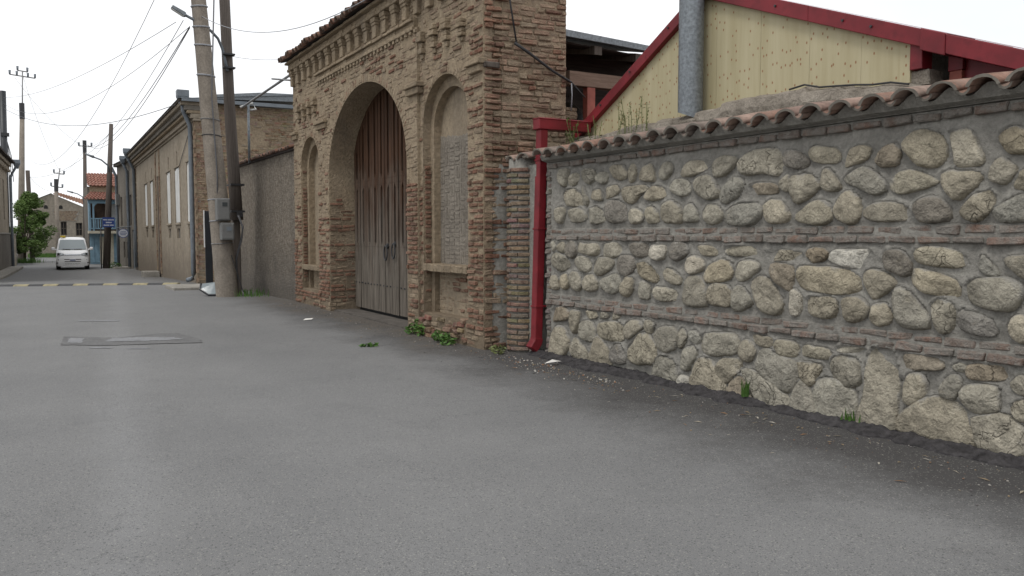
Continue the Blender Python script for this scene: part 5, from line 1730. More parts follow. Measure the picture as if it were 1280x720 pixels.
m = MB(); m.add([(-0.5, -0.12, 4.62), (2.25, -0.12, 5.88), (2.25, 5, 5.88), (-0.5, 5, 4.62)], [(0, 1, 2, 3)]); m.build("roof_slope", M['tile'] if False else M['concrete'], h4)

# ================================================================== house at the left edge
h5 = thing("corner_house", "sooty plastered house with high plinth at the left street side", "house", (-0.57, 59.75, -0.45), 0.0)
h5.rotation_euler = (0, 0, -0.058)
W5 = [(-3.4, -2.5, 2.9, 5.2), (-6.9, -6.0, 2.9, 5.2), (-10.4, -9.5, 2.9, 5.2)]
mb = MB(); facade(mb, -22, 0, -0.2, 6.0, W5, 0.0, -0.2); mb.build("wall", M['stucco_tan'], h5)
for q in W5: window(h5, *q, -0.16, M['board_white'], M['glass'])
mb = MB(); mb.box(-6, -0.2, -22, -0.02, -0.2, 5.98); mb.build("wall_core", M['stucco_dark'], h5)
mb = MB(); mb.box(-0.1, 0.07, -22, 0.03, -0.2, 2.05); mb.build("plinth", M['stucco_dark'], h5, bevel=0.01)
mb = MB(); mb.box(-0.1, 0.10, -22, 0.05, 2.05, 2.15); mb.build("plinth_cap", M['concrete'], h5, bevel=0.01)
for z0, z1, pr in ((5.95, 6.15, 0.12), (6.15, 6.35, 0.24)):
    m = MB(); m.box(-0.2, pr, -22, 0.1 + pr * 0.4, z0, z1); m.build("cornice", M['stucco_tan'], h5, bevel=0.01)
k = 0
m = MB()
u = -21.9
while u < 0: m.box(-0.1, 0.20, u, u + 0.14, 5.80, 5.95); u += 0.30
tag(m.build("dentils", M['stucco_tan'], h5), kind='stuff')
m = MB(); m.box(-0.3, 0.45, -22, 0.3, 6.36, 6.44); m.build("eave", M['wood_dark'], h5)
m = MB(); m.add([(0.46, -22, 6.44), (0.46, 0.3, 6.44), (-5, 0.3, 8.0), (-5, -22, 8.0)], [(0, 1, 2, 3)]); m.build("roof", M['zinc'], h5)
downpipe(h5, [(0.5, 0.1, 6.2), (0.18, -0.1, 5.5), (0.16, -0.1, 3), (0.16, -0.1, 0.1)], 0.085, (0.52, 0.12, 6.25, 0.2), M['pipe_grey'])
kb = MB(); kb.box(-0.1, 0.75, -22, -1.0, -0.2, 0.14); kb.build("stone_kerb", M['concrete'], h5, bevel=0.03)

# low grey wall and post behind the tree
lw = thing("garden_wall", "low pale garden wall beside the tree at the left", "wall", (-0.3, 64.0, -0.45))
mb = MB(); mb.box(-0.2, 0.05, 0, 9, -0.1, 2.0); mb.build("wall", M['stucco_far'], lw, bevel=0.02)
mb = MB(); mb.box(-0.26, 0.10, 0, 9, 2.001, 2.1); mb.build("coping", M['concrete'], lw, bevel=0.01)

# ================================================================== far utility poles
def far_pole(name, label, base, top, r0, r1, mat, ext=None, arm=None, lamp=None):
    o = thing(name, label, "utility pole", base)
    b = Vector(base); t = Vector(top) - b
    m = MB(); m.tube([(0, 0, -0.1), t * 0.5, t], r0, 10, True, r1); m.build("shaft", mat, o, smooth=True)
    tip = t
    if ext:
        e = Vector(ext) - b
        m = MB(); m.tube([t - Vector((0, 0, 0.5)), e], 0.05, 6); m.build("extension", M['steel'], o, smooth=True)
        m = MB(); m.tube([t - Vector((0, 0, 0.1)), t + (e - t) * 0.05 + Vector((0, 0, 0.9))], r1 * 1.15, 8); m.build("sleeve", M['iron'], o)
        tip = e
    if arm:
        z, half, tilt, lev = arm
        for q, hw in lev:
            ctr = t + (tip - t) * q if ext else tip + Vector((0, 0, -0.3))
            a = ctr + Vector((-hw, 0.2 * hw, tilt * hw)); c = ctr + Vector((hw, -0.2 * hw, -tilt * hw))
            m = MB(); m.tube([a, c], 0.045, 6); ao = m.build("crossarm", M['steel'], o)
            for f in ((0.0, 0.28, 0.72, 1.0) if hw > 0.5 else (0.0, 1.0)):
                p = a.lerp(c, f); m = MB(); m.tube([p, p + Vector((0, 0, 0.10)), p + Vector((0, 0, 0.32))], 0.06, 7, True, 0.09); m.build("insulator", M['pipe_grey'], ao, smooth=True)
    if lamp:
        m = MB(); m.tube([Vector(q) - b for q in lamp], 0.045, 6); la = m.build("lamp_arm", M['pipe_grey'], o, smooth=True)
        p = Vector(lamp[-1]) - b; d = (p - (Vector(lamp[-2]) - b)).normalized()
        m = MB(); m.tube([p, p + d * 0.2, p + d * 0.5], 0.09, 8, True, 0.05); m.build("lamp_head", M['zinc'], la, smooth=True)
    return o
far_pole("concrete_pole", "tall concrete pole with steel mast and crossarm behind the corner house", (0.0, 73.9, -0.45), (0.42, 73.9, 10.4), 0.28, 0.17, M['concrete_pole'], (0.55, 73.9, 13.9), (0, 0, 0.12, ((0.88, 0.82), (0.99, 0.32))))
far_pole("wood_stub_pole", "short dark wooden pole beside the tall concrete pole", (0.78, 74.6, -0.45), (0.66, 74.6, 6.5), 0.18, 0.15, M['wood_pole'])
far_pole("wood_pole", "bare wooden street pole with lamp arm behind the blue sign", (4.47, 56.5, -0.45), (4.97, 56.5, 8.26), 0.22, 0.115, M['wood_pole'], lamp=[(4.80, 56.4, 5.3), (4.70, 56.3, 5.75), (4.35, 56.2, 6.05), (3.95, 56.2, 6.2)])
far_pole("wood_mast_pole", "wooden pole with steel mast and lamp near the blue house", (5.0, 84.1, -0.45), (5.20, 84.1, 9.0), 0.21, 0.15, M['wood_pole'], (5.30, 84.1, 9.9), (0, 0, 0.0, ((0.5, 0.5),)), [(5.0, 84.0, 4.3), (4.9, 83.9, 4.95), (4.5, 83.8, 5.2), (4.15, 83.8, 5.3)])
far_pole("slim_mast_pole", "slim concrete pole with bent steel mast before the gabled house", (2.95, 86.5, -0.45), (2.95, 86.5, 5.6), 0.20, 0.16, M['concrete_pole'], (3.30, 86.5, 7.6), (0, 0, 0.15, ((0.75, 0.40), (0.15, 0.45))))
tp = thing("transformer_pole", "dark pole head with cable bundle above the corner house roof", "utility pole", (-0.72, 62.0, -0.45))
mb = MB(); mb.tube([(-0.03, 0, 0), (0.05, 0, 11.0)], 0.20, 12); mb.build("shaft", M['black_plastic'], tp, smooth=True)
for k in range(4):
    mb = MB(); mb.tube([(0.12, 0.0, 8.3), (0.2 + 0.07 * k, 0.3, 7.0), (0.12 + 0.12 * k, 0.6, 5.4)], 0.022, 5); mb.build("cable_drop", M['cable'], tp)
mb = MB(); mb.box(-0.12, 0.34, -0.22, 0.22, 8.2, 8.4); mb.build("clamp", M['iron'], tp)

# ================================================================== overhead wires
def wire(pa, pb, sag, r, mat, label, group=None, n=22, name="overhead_cable"):
    a, b = Vector(pa), Vector(pb)
    pts = [a.lerp(b, t) - Vector((0, 0, sag * 4 * t * (1 - t))) for t in [i / n for i in range(n + 1)]]
    m = MB(); m.tube(pts, r, 5)
    return tag(m.build(name, mat, None, smooth=True), label, "cable", group)
GW = "cables strung along the street"
LBS = "thin cable strung from the leaning pole down the street"
wire((3.66, 22.4, 6.86), (4.89, 84, 9.45), 1.15, 0.009, M['cable'], "thin cable from the street lamp head to the wooden mast pole")
wire((3.81, 22.4, 6.73), (5.09, 84, 9.60), 1.25, 0.012, M['cable'], "thicker cable of a pair from leaning pole to wooden mast pole", GW)
wire((3.81, 22.4, 6.70), (5.41, 84, 9.60), 1.35, 0.012, M['cable'], "thicker cable of a pair from leaning pole to wooden mast pole", GW)
wire((3.49, 22.4, 6.80), (-0.66, 62, 10.15), 0.5, 0.008, M['cable'], "thin cable crossing from the leaning pole to the dark pole head", "cables to the dark pole head")
wire((3.81, 22.4, 6.73), (-0.66, 62, 9.80), 1.3, 0.008, M['cable'], "thin cable crossing from the leaning pole to the dark pole head", "cables to the dark pole head")
wire((4.75, 31.0, 6.02), (-0.66, 62, 9.5), 0.9, 0.012, M['cable'], "cable from the tan house cornice to the dark pole head")
wire((3.18, 22.4, 7.67), (0.61, 74, 7.54), 2.1, 0.008, M['cable'], "slack cable from the leaning pole to the short wooden pole")
wire((4.06, 22.4, 7.04), (5.20, 12.2, 5.52), 0.62, 0.008, M['cable_pale'], "pale sagging wire from the leaning pole across the gateway")
wire((4.90, 22.9, 6.21), (5.32, 19.2, 5.52), 0.05, 0.006, M['cable_pale'], "thin pale wire from the wooden pole to the gateway cornice")
for (a, b, s, lb) in (((0.0, 73.9, 13.4), (4.9, 84, 9.5), 0.5, "far cable from the tall concrete pole to the wooden mast pole"), ((0.55, 73.9, 13.6), (3.3, 86.5, 7.3), 0.7, "far cable from the tall concrete pole to the slim mast pole"),
                   ((5.3, 84, 9.3), (3.3, 86.5, 7.0), 0.3, "short far cable between the wooden mast pole and the slim mast pole"), ((0.66, 74.6, 6.2), (2.95, 86.5, 5.6), 0.5, "far cable from the short wooden pole to the slim mast pole"),
                   ((4.95, 56.5, 8.0), (5.2, 84, 9.0), 0.9, "cable from the bare wooden pole to the wooden mast pole"), ((0.66, 74.6, 6.0), (4.9, 56.5, 7.7), 0.8, "cable crossing the street from the short to the bare wooden pole")):
    wire(a, b, s, 0.010, M['cable'], lb)
m = MB(); m.tube([(5.72, 9.86, 4.95), (5.73, 9.86, 4.68), (5.83, 9.85, 4.11)], 0.012, 6); 
tag(m.build("tower_cable", M['cable_near'], None, smooth=True), "black cable dropping down the gateway tower side", "cable")
m = MB(); m.tube([(5.80, 9.85, 4.12), (6.0, 9.84, 4.02), (6.40, 9.83, 3.80), (6.72, 9.85, 3.68), (7.6, 11.0, 3.85), (8.75, 12.4, 4.0)], 0.022, 6, True, 0.011)
tag(m.build("service_cable", M['cable_near'], None, smooth=True), "frayed bundled cable slanting across the gateway tower to the shed", "cable")
m = MB(); m.tube([(6.72, 9.85, 3.68), (6.745, 9.87, 3.5), (6.75, 9.9, 3.3)], 0.009, 5)
tag(m.build("loose_cable_end", M['cable_pale'], None, smooth=True), "short loose wire hanging at the gateway tower edge", "cable")

# ================================================================== taxi van
van = thing("taxi_van", "white minivan taxi with yellow roof sign driving up the street", "van", (2.60, 55.0, gz(55)), -0.045)
def vsec(y, zb, z1, zbelt, zt, wb, w1, wbelt, wt):
    half = [(wb * 0.9, zb), (wb, zb + 0.06), (w1, z1), (wbelt, zbelt), (wt, zt - 0.10), (wt - 0.07, zt - 0.03), (wt * 0.55, zt), (0, zt + 0.005)]
    return [Vector((x, y, z)) for x, z in half] + [Vector((-x, y, z)) for x, z in half[-2::-1]]
secs = [vsec(0.00, 0.22, 0.45, 0.60, 0.80, 0.70, 0.72, 0.70, 0.60),
        vsec(0.06, 0.20, 0.45, 0.72, 0.92, 0.80, 0.82, 0.79, 0.70),
        vsec(0.25, 0.20, 0.48, 0.86, 1.03, 0.84, 0.85, 0.82, 0.76),
        vsec(0.62, 0.20, 0.50, 0.98, 1.12, 0.85, 0.86, 0.84, 0.78),
        vsec(0.80, 0.20, 0.50, 1.02, 1.22, 0.85, 0.86, 0.84, 0.78),
        vsec(1.20, 0.20, 0.52, 1.06, 1.60, 0.85, 0.86, 0.845, 0.74),
        vsec(1.48, 0.20, 0.52, 1.08, 1.80, 0.85, 0.86, 0.845, 0.70),
        vsec(1.80, 0.20, 0.52, 1.08, 1.87, 0.85, 0.86, 0.845, 0.70),
        vsec(3.40, 0.20, 0.52, 1.08, 1.88, 0.85, 0.86, 0.845, 0.70),
        vsec(4.30, 0.22, 0.52, 1.08, 1.84, 0.84, 0.85, 0.83, 0.68),
        vsec(4.55, 0.30, 0.55, 1.06, 1.68, 0.78, 0.80, 0.78, 0.60)]
mb = MB(); mb.grid(secs)
n = len(secs[0]); mb.f.append(tuple(range(n))); mb.f.append(tuple(range(len(mb.v) - n, len(mb.v)))[::-1])
body = fixn(mb.build("body", M['white_paint'], van, smooth=True))
mb = MB(); mb.grid([[Vector((x * 0.72, 0.715 - 0.10 * (1 - x * x) - 0.004, 1.165)) for x in np.linspace(-1, 1, 9)], [Vector((x * 0.68, 1.08 - 0.10 * (1 - x * x), 1.47)) for x in np.linspace(-1, 1, 9)], [Vector((x * 0.615, 1.39 - 0.09 * (1 - x * x), 1.735)) for x in np.linspace(-1, 1, 9)]])
ws = fixn(mb.build("windscreen", M['glass_van'], van, smooth=True))
for s in (-1, 1):
    m = MB(); m.tube([(s * 0.1, 0.585, 1.18), (s * 0.5, 0.66, 1.19)], 0.012, 5); m.build("wiper", M['iron'], ws)
    m = MB(); m.add([(s * 0.862, 1.25, 1.12), (s * 0.862, 4.1, 1.12), (s * 0.745, 4.0, 1.70), (s * 0.752, 1.6, 1.70)], [(0, 1, 2, 3)]); m.build("side_window", M['glass'], van)
    m = MB(); m.add([(s * 0.40, -0.015, 0.86), (s * 0.78, 0.07, 0.90), (s * 0.80, 0.16, 1.01), (s * 0.50, 0.10, 0.985), (s * 0.40, 0.10, 0.74), (s * 0.78, 0.2, 0.74), (s * 0.8, 0.3, 1.0), (s * 0.5, 0.25, 0.98)], [(0, 1, 2, 3), (0, 1, 5, 4), (1, 2, 6, 5), (2, 3, 7, 6), (3, 0, 4, 7)])
    m = MB(); m.prism([(s * 0.44, 0.80), (s * 0.80, 0.83), (s * 0.82, 1.0), (s * 0.66, 1.0), (s * 0.44, 0.93)], 'y', 0.005, 0.22)
    hl = fixn(m.build("headlight", M['lens'], van, bevel=0.01))
    for x, z in ((0.58, 0.89), (0.72, 0.91)):
        m = MB(); m.cyl((s * x, -0.006, z), 0.055, 0.02, 'y', 10); m.build("reflector", M['dark'] if x > 0.6 else M['chrome'], hl)
    m = MB(); m.cyl((s * 0.70, 0.01, 0.58), 0.05, 0.06, 'y', 10); m.build("fog_lamp", M['iron'], van)
    m = MB(); m.box(s * 0.62, s * 0.84, 0.02, 0.10, 0.37, 0.43); m.build("bumper_vent", M['iron'], van)
    m = MB(); m.tube([(s * 0.84, 0.95, 1.16), (s * 0.93, 0.90, 1.18)], 0.035, 6); mr = m.build("mirror", M['white_paint'], van)
    m = MB(); m.box(s * 0.91, s * 1.10, 0.85, 0.97, 1.12, 1.30); m.build("housing", M['white_paint'], mr, bevel=0.05, seg=3)
    for y in (0.82, 3.62):
        m = MB(); m.cyl((s * 0.64, y, 0.31), 0.31, s * 0.22, 'x', 22); wh = fixn(m.build("wheel", M['tyre'], van, smooth=False))
        m = MB(); m.cyl((s * 0.855, y, 0.31), 0.20, s * 0.012, 'x', 16); fixn(m.build("rim", M['steel'], wh))
m = MB(); m.box(-0.42, 0.42, -0.012, 0.06, 0.83, 0.90); m.build("grille", M['chrome'], van, bevel=0.01)
for z, hw in ((0.60, 0.44), (0.47, 0.42), (0.34, 0.40)):
    m = MB(); m.box(-hw, hw, -0.008 if z > 0.4 else 0.0, 0.05, z - 0.022, z + 0.022); m.build("intake_slot", M['dark'], van, bevel=0.01)
m = MB(); m.box(-0.16, 0.16, -0.030, -0.012, 0.49, 0.62); pl = m.build("number_plate", M['white_sign'], van)
for k in range(6):
    m = MB(); x = -0.13 + k * 0.045; m.box(x, x + 0.03, -0.034, -0.0295, 0.52, 0.59); m.build("plate_character", M['blue_sign'], pl)
m = MB(); m.box(-0.62, -0.34, 1.62, 1.82, 1.86, 1.97); m.build("taxi_sign", M['yellow'], van, bevel=0.02)

# ================================================================== speed bump
sb = thing("speed_bump", "worn yellow and black rubber speed bump across the road", "speed bump", (4.55, 29.95, 0))
dirb = Vector((-0.862, 0.507, 0)); nb = Vector((0.507, 0.862, 0))
for k in range(18):
    a = dirb * (0.5 * k); b = dirb * (0.5 * k + 0.485)
    rows = []
    for p in (a, (a + b) / 2, b):
        zz = gz(29.95 + p.y) + 0.002
        rows.append([p + nb * q + Vector((0, 0, zz + h)) for q, h in ((-0.17, -0.02), (-0.15, 0.012), (-0.08, 0.042), (0.0, 0.05), (0.08, 0.042), (0.15, 0.012), (0.17, -0.02))])
    m = MB(); m.grid(rows)
    m.f += [tuple(range(7)), tuple(range(14, 21))]
    m.build("segment", M['yellow_worn'] if k % 2 == 0 else M['black_worn'], sb, smooth=False)

# ================================================================== road patch and markings on the asphalt
def flat_patch(name, pts, z, mat, jit=0.02, sub=10):
    P = []
    for p, q in zip(pts, pts[1:] + pts[:1]):
        for k in range(sub):
            t = k / sub
            P.append((p[0] + (q[0] - p[0]) * t + random.uniform(-jit, jit), p[1] + (q[1] - p[1]) * t + random.uniform(-jit, jit)))
    m = MB(); m.add([(x, y, road_z(x, y) + z) for x, y in P], [tuple(range(len(P)))])
    o = m.build(name, mat, None)
    return tag(o, kind='structure')
M['patch'] = m_masonry("patched_asphalt", (0.130, 0.129, 0.128), (0.168, 0.167, 0.165), 3.0, 0.15, 90, 0.004)
M['pale_asphalt'] = m_masonry("pale_worn_asphalt", (0.205, 0.207, 0.212), (0.26, 0.262, 0.268), 4.0, 0.12, 120, 0.004)
flat_patch("road_patch", [(0.46, 13.55), (1.0, 13.15), (1.7, 12.95), (2.22, 12.72), (2.30, 13.2), (2.12, 14.2), (1.9, 14.25), (1.2, 14.05), (0.55, 14.65)], 0.008, M['patch'])
flat_patch("worn_patch", [(1.02, 13.62), (1.7, 13.30), (2.05, 13.28), (1.98, 13.62), (1.6, 13.86), (1.15, 13.98)], 0.012, M['pale_asphalt'], 0.03)
flat_patch("worn_patch", [(0.52, 13.75), (0.74, 13.60), (0.78, 14.2), (0.60, 14.35)], 0.012, M['pale_asphalt'], 0.02)
flat_patch("worn_patch", [(0.85, 17.1), (1.5, 16.75), (1.52, 16.95), (0.88, 17.3)], 0.006, M['pale_asphalt'], 0.03)
flat_patch("worn_patch", [(0.78, 12.95), (1.05, 12.8), (1.07, 12.9), (0.8, 13.05)], 0.006, M['pale_asphalt'], 0.02)
flat_patch("worn_patch", [(1.22, 12.6), (1.52, 12.45), (1.5, 12.55), (1.25, 12.7)], 0.006, M['pale_asphalt'], 0.02)

# ================================================================== street signs
sg = thing("blue_street_sign", "blue street sign with white lettering beside the wooden pole", "sign", (4.20, 55.8, -0.45))
m = MB(); m.tube([(-0.05, 0, 0), (-0.02, 0, 2.5)], 0.035, 8); m.build("post", M['iron'], sg, smooth=True)
m = MB(); m.box(0.08, 0.74, -0.03, 0.0, 2.48, 3.07); pl = m.build("plate", M['blue_sign'], sg)
for z, spans in ((2.92, ((0.13, 0.34), (0.38, 0.69))), (2.76, ((0.26, 0.58),)), (2.60, ((0.14, 0.44), (0.49, 0.68)))):
    for a, b in spans:
        x = a
        while x < b:
            w = random.uniform(0.025, 0.045); m = MB(); m.box(x, min(b, x + w), -0.035, -0.0305, z - 0.035, z + 0.035 * random.uniform(0.7, 1.2)); m.build("letter", M['white_sign'], pl); x += w + 0.012
ov = thing("oval_shop_sign", "white oval hanging sign with blue lettering on the grey house", "sign", (5.30, 54.9, 1.67))
m = MB(); m.prism([(0.29 * math.cos(a), 0.275 * math.sin(a)) for a in [2 * math.pi * k / 24 for k in range(24)]], 'y', -0.02, 0.02); pl = m.build("plate", M['white_sign'], ov)
m = MB()
for k in range(24):
    a = 2 * math.pi * k / 24; b = 2 * math.pi * (k + 1) / 24
    m.add([(0.29 * math.cos(a), -0.024, 0.275 * math.sin(a)), (0.29 * math.cos(b), -0.024, 0.275 * math.sin(b)), (0.255 * math.cos(b), -0.024, 0.24 * math.sin(b)), (0.255 * math.cos(a), -0.024, 0.24 * math.sin(a))], [(0, 1, 2, 3)])
m.build("rim", M['blue_sign'], pl)
for z, a, b in ((0.09, -0.13, 0.13), (0.0, -0.19, 0.19), (-0.09, -0.14, 0.14)):
    x = a
    while x < b:
        m = MB(); m.box(x, x + 0.025, -0.026, -0.0205, z - 0.025, z + 0.025); m.build("letter", M['blue_sign'], pl); x += 0.042
m = MB(); m.tube([(-0.40, 0, 0.30), (0.45, 0, 0.40)], 0.03, 6); m.build("bracket", M['pipe_grey'], ov)
m = MB(); m.tube([(0, 0, 0.27), (0, 0, 0.35)], 0.015, 5); m.build("hanger", M['iron'], ov)

# ================================================================== vegetation
def leaf_quads(mb, c, rad, n, size, squash=1.0, seed=0, shell=0.35):
    rg = random.Random(seed)
    for _ in range(n):
        while True:
            d = Vector((rg.uniform(-1, 1), rg.uniform(-1, 1), rg.uniform(-1, 1)))
            if shell < d.length < 1: break
        p = Vector(c) + Vector((d.x * rad[0], d.y * rad[1], d.z * rad[2]))
        a = Vector((rg.uniform(-1, 1), rg.uniform(-1, 1), rg.uniform(-0.5, 0.5))).normalized()
        b = a.cross(Vector((rg.uniform(-1, 1), rg.uniform(-1, 1), rg.uniform(-1, 1)))).normalized()
        s = size * rg.uniform(0.6, 1.4)
        mb.add([p - a * s, p + b * s * 0.45, p + a * s, p - b * s * 0.45], [(0, 1, 2, 3)])

tr = thing("street_tree", "bushy green tree growing behind the corner house", "tree", (0.25, 72.0, -0.45))
m = MB(); m.tube([(0, 0, -0.1), (0.03, 0, 0.9), (0.10, 0.05, 1.7)], 0.11, 8, True, 0.07)
for (x, y, z) in ((0.55, 0.1, 2.9), (-0.3, 0.2, 3.1), (0.15, -0.3, 3.7), (0.8, 0.0, 2.3)):
    m.tube([(0.08, 0.03, 1.4), (x * 0.5, y * 0.5, 1.2 + z * 0.35), (x, y, z)], 0.055, 6, True, 0.015)
m.build("trunk", M['bark'], tr, smooth=True)
m = MB()
rg = random.Random(5)
for i in range(70):
    a = rg.uniform(0, 6.28); t = rg.uniform(0, 1); z = 0.7 + 4.3 * t
    rr = (1.25 if t < 0.55 else 1.25 * (1.15 - t) / 0.6) * rg.uniform(0.25, 1.0)
    q = rg.uniform(0.28, 0.52)
    leaf_quads(m, (0.36 + math.cos(a) * rr * 1.15, math.sin(a) * rr, z), (q, q, q * 0.85), 230, 0.085, seed=i)
m.build("crown", M['leaf_dark'], tr)

def shrub(name, label, cat, loc, blobs, n, size, mat, stem=True, group=None):
    o = thing(name, label, cat, loc, 0, group)
    m = MB()
    for i, (x, y, z, r, h) in enumerate(blobs): leaf_quads(m, (x, y, z), (r, r, h), n, size, seed=i + len(label), shell=0.1)
    m.build("foliage", mat, o)
    if stem:
        m = MB()
        for (x, y, z, r, h) in blobs: m.tube([(x * 0.6, y * 0.6, -0.02), (x, y, z)], 0.008, 5)
        m.build("stem", M['bark'], o)
    return o
shrub("climbing_shrub", "leafy climbing shrub around the wooden mast pole", "shrub", (5.1, 80.0, -0.45), [(0, 0, 0.8, 0.35, 0.8), (0.1, 0, 2.2, 0.40, 0.9), (0.15, 0, 3.6, 0.45, 0.8), (0.2, 0, 1.4, .5, .5)], 260, 0.09, M['leaf'])
shrub("pavement_weed", "green weed clump at the wooden street pole foot", "weed", (4.85, 56.2, -0.45), [(0, 0, 0.2, 0.25, 0.25), (0.25, 0, 0.15, 0.2, 0.18)], 90, 0.05, M['leaf'], False)
shrub("gate_weed", "bright green broadleaf weed at the gateway pilaster foot", "weed", (5.33, 11.98, 0.0), [(0, 0, 0.14, 0.12, 0.14), (-0.05, -0.2, 0.10, 0.13, 0.1), (-0.08, 0.12, 0.08, 0.1, 0.09)], 70, 0.036, M['leaf'])
shrub("niche_weed", "low green weed among the rubble under the right niche", "weed", (5.22, 10.95, 0.0), [(0, 0, 0.09, 0.14, 0.09), (-0.03, -0.28, 0.06, 0.13, 0.07), (0.05, 0.2, 0.08, 0.1, 0.09)], 70, 0.034, M['leaf'])
shrub("column_weed", "small yellowing weed at the brick column foot", "weed", (5.42, 9.65, 0.0), [(0, 0, 0.05, 0.12, 0.05), (-0.08, -0.15, 0.035, 0.1, 0.035)], 45, 0.026, M['leaf_dry'])
def stalks(name, label, loc, n, h, spread, mat, leaf=0.03, seed=1, lean=0.1):
    o = thing(name, label, "weed", loc)
    rg = random.Random(seed); m = MB(); f = MB()
    for _ in range(n):
        x, y = rg.uniform(-0.06, 0.06), rg.uniform(-spread, spread); hh = h * rg.uniform(0.45, 1.0)
        tip = Vector((x + rg.uniform(-lean, lean), y + rg.uniform(-lean, lean), hh)); b = Vector((x, y, -0.04))
        m.tube([b, b.lerp(tip, 0.5) + Vector((rg.uniform(-.02, .02), rg.uniform(-.02, .02), 0)), tip], 0.004, 4)
        for k in range(int(hh / 0.022)):
            p = b.lerp(tip, rg.uniform(0.2, 1.0)); a = Vector((rg.uniform(-1, 1), rg.uniform(-1, 1), rg.uniform(-0.2, 0.8))).normalized()
            c = a.cross(Vector((0.2, 0.3, 1))).normalized(); s = leaf * rg.uniform(0.6, 1.3)
            f.add([p, p + a * s + c * s * 0.25, p + a * s * 1.9, p + a * s - c * s * 0.25], [(0, 1, 2, 3)])
    m.build("stem", M['leaf_dry'], o); f.build("foliage", mat, o)
    return o
stalks("parapet_weed", "spindly green weeds growing on the parapet beside the flue", (6.30, 7.95, 2.74), 12, 0.48, 0.33, M['leaf_dry'], 0.022, 3)
stalks("gutter_weed", "small dark weed growing under the red box gutter", (6.22, 9.12, 2.72), 8, 0.32, 0.16, M['leaf'], 0.028, 4)
stalks("wall_weed", "sparse weed sprig on the coping near the red gutter", (6.25, 8.6, 2.74), 5, 0.3, 0.15, M['leaf_dry'], 0.02, 6)
def tuft(name, label, loc, n, h, spread, mat, seed=0):
    rg = random.Random(seed); m = MB()
    for _ in range(n):
        x, y = rg.gauss(0, spread), rg.gauss(0, spread * 1.4); a = rg.uniform(0, 6.28); hh = h * rg.uniform(0.4, 1.0); w = 0.004 + 0.003 * rg.random()
        dx, dy = math.cos(a) * hh * rg.uniform(0.1, 0.5), math.sin(a) * hh * rg.uniform(0.1, 0.5)
        m.add([(x - w, y + w, -0.01), (x + w, y - w, -0.01), (x + dx * 0.5 + w, y + dy * 0.5, hh * 0.65), (x + dx, y + dy, hh), (x + dx * 0.5 - w, y + dy * 0.5, hh * 0.65)], [(0, 1, 2, 3, 4)])
    o = m.build(name, mat, None); o.location = loc
    return tag(o, label, "grass")
tuft("grass_tuft", "green grass tuft at the foot of the river stone wall", (5.76, 5.56, 0.07), 26, 0.17, 0.02, M['leaf'], 1)
tuft("grass_tuft", "tiny grass tuft beside the tall upright stone", (5.76, 4.42, 0.06), 12, 0.10, 0.02, M['leaf'], 2)
tuft("grass_tuft", "long grass tuft along the pebbledash wall near the leaning pole", (5.05, 22.0, 0.0), 80, 0.22, 0.20, M['leaf'], 3)["kind"] = 'stuff'
tuft("grass_tuft", "grass strip at the foot of the street tree", (0.35, 70.5, -0.45), 420, 0.45, 0.5, M['leaf'], 4)["kind"] = 'stuff'
vg = MB(); rgv = random.Random(9)
for _ in range(2600):
    x = rgv.uniform(0.6, 6.0); y = 87.5 - abs(rgv.gauss(0, 0.5)); h = rgv.uniform(0.15, 0.45); w = 0.03
    vg.add([(x - w, y, -0.46), (x + w, y, -0.46), (x + rgv.uniform(-.1, .1), y, -0.46 + h)], [(0, 1, 2)])
tag(vg.build("verge_grass", M['leaf'], None), "strip of grass along the foot of the gabled house", "grass", kind='stuff')

# fallen sprig and litter
sp = MB(); leaf_quads(sp, (0, 0, 0.02), (0.13, 0.09, 0.02), 26, 0.045, seed=77, shell=0.0)
o = sp.build("fallen_sprig", M['leaf'], None); o.location = (4.2, 11.15, road_z(4.2, 11.15)); tag(o, "small green leafy sprig lying on the road before the gateway", "leaves")
pp = MB(); pp.add([(-0.09, 0, 0), (0.05, -0.06, 0.012), (0.11, 0.02, 0.03), (0.0, 0.08, 0.006), (-0.04, 0.03, 0.025)], [(0, 1, 4), (1, 2, 4), (2, 3, 4), (3, 0, 4)])
o = pp.build("paper_scrap", M['paper'], None); o.location = (4.5, 15.1, road_z(4.5, 15.1) + 0.006); tag(o, "white paper scrap on the road before the left niche", "paper")
pp = MB(); pp.add([(-0.11, 0.02, 0), (0.02, -0.05, 0.02), (0.12, 0.0, 0.01), (0.02, 0.05, 0.035)], [(0, 1, 3), (1, 2, 3)])
o = pp.build("paper_scrap", M['paper'], None); o.location = (5.45, 8.35, road_z(5.45, 8.35) + 0.03); tag(o, "crumpled pale paper scrap by the tarmac edge near the downpipe", "paper")

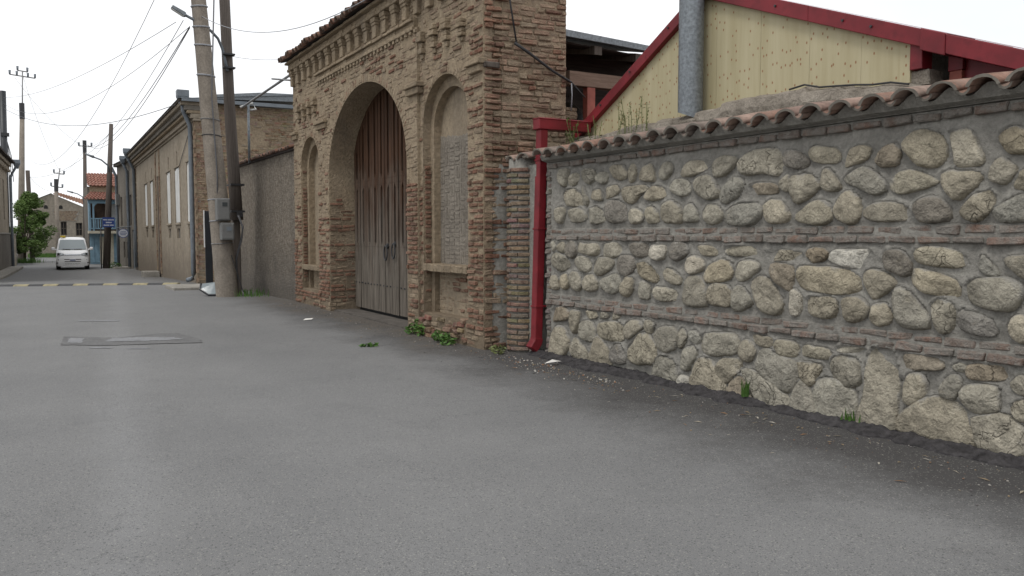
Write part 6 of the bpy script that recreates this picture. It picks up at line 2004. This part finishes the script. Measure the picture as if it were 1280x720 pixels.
lit = MB(); rgl = random.Random(21)
CL = [(0.30, 0.28, 0.25), (0.20, 0.19, 0.17), (0.13, 0.125, 0.12), (0.16, 0.10, 0.07), (0.08, 0.078, 0.075), (0.11, 0.1, 0.1), (0.24, 0.18, 0.11)]
def pebble(x, y, s, c):
    z = road_z(x, y) + s * 0.35
    v = [(x + s * rgl.uniform(0.6, 1.1) * a, y + s * rgl.uniform(0.6, 1.1) * b, z + s * 0.6 * cc) for a, b, cc in ((1, 0, 0), (-1, 0, 0), (0, 1, 0), (0, -1, 0), (0, 0, 1), (0, 0, -1))]
    lit.add(v, [(0, 2, 4), (2, 1, 4), (1, 3, 4), (3, 0, 4), (2, 0, 5), (1, 2, 5), (3, 1, 5), (0, 3, 5)], c)
for _ in range(700):
    y = rgl.uniform(1.0, 9.6); x = 5.62 - abs(rgl.gauss(0, 0.42))
    pebble(x, y, rgl.choice((0.004, 0.005, 0.006, 0.008, 0.012)) , rgl.choice(CL))
for _ in range(170):
    y = rgl.uniform(6.6, 9.4); x = 5.40 - abs(rgl.gauss(0, 0.22)); pebble(x, y, rgl.choice((0.006, 0.009, 0.013, 0.018)), rgl.choice(CL))
for _ in range(260):
    y = rgl.uniform(9.4, 19.0); x = 5.25 - abs(rgl.gauss(0, 0.25)); pebble(x, y, rgl.choice((0.006, 0.009, 0.014)), rgl.choice(CL))
for _ in range(60):      # pale chips and crumbs by the downpipe
    y = rgl.uniform(7.0, 9.5); x = 5.42 - abs(rgl.gauss(0, 0.2)); pebble(x, y, rgl.choice((0.008, 0.012, 0.018)), rgl.choice([(0.42, 0.40, 0.36), (0.36, 0.33, 0.28), (0.30, 0.16, 0.09)]))
for _ in range(120):      # twigs and dry leaves
    y = rgl.uniform(2.4, 9.0); x = 5.5 - abs(rgl.gauss(0, 0.35)); z = road_z(x, y) + 0.006; a = rgl.uniform(0, 6.28); L = rgl.uniform(0.012, 0.05); w = 0.002 if rgl.random() < 0.6 else 0.008
    dx, dy = math.cos(a) * L, math.sin(a) * L
    lit.add([(x - dx, y - dy, z), (x + dy * w / L, y - dx * w / L, z + 0.006), (x + dx, y + dy, z + 0.002), (x - dy * w / L, y + dx * w / L, z + 0.004)], [(0, 1, 2, 3)], rgl.choice([(0.20, 0.15, 0.09), (0.32, 0.28, 0.21), (0.24, 0.13, 0.06), (0.40, 0.37, 0.31)]))
tl = NT("grit"); tl.col(tl.attr()); tl.rough(0.9)
tag(lit.build("grit_litter", tl.m, None), "grit, twigs and dry leaf litter along the wall foot", "litter", kind='stuff')
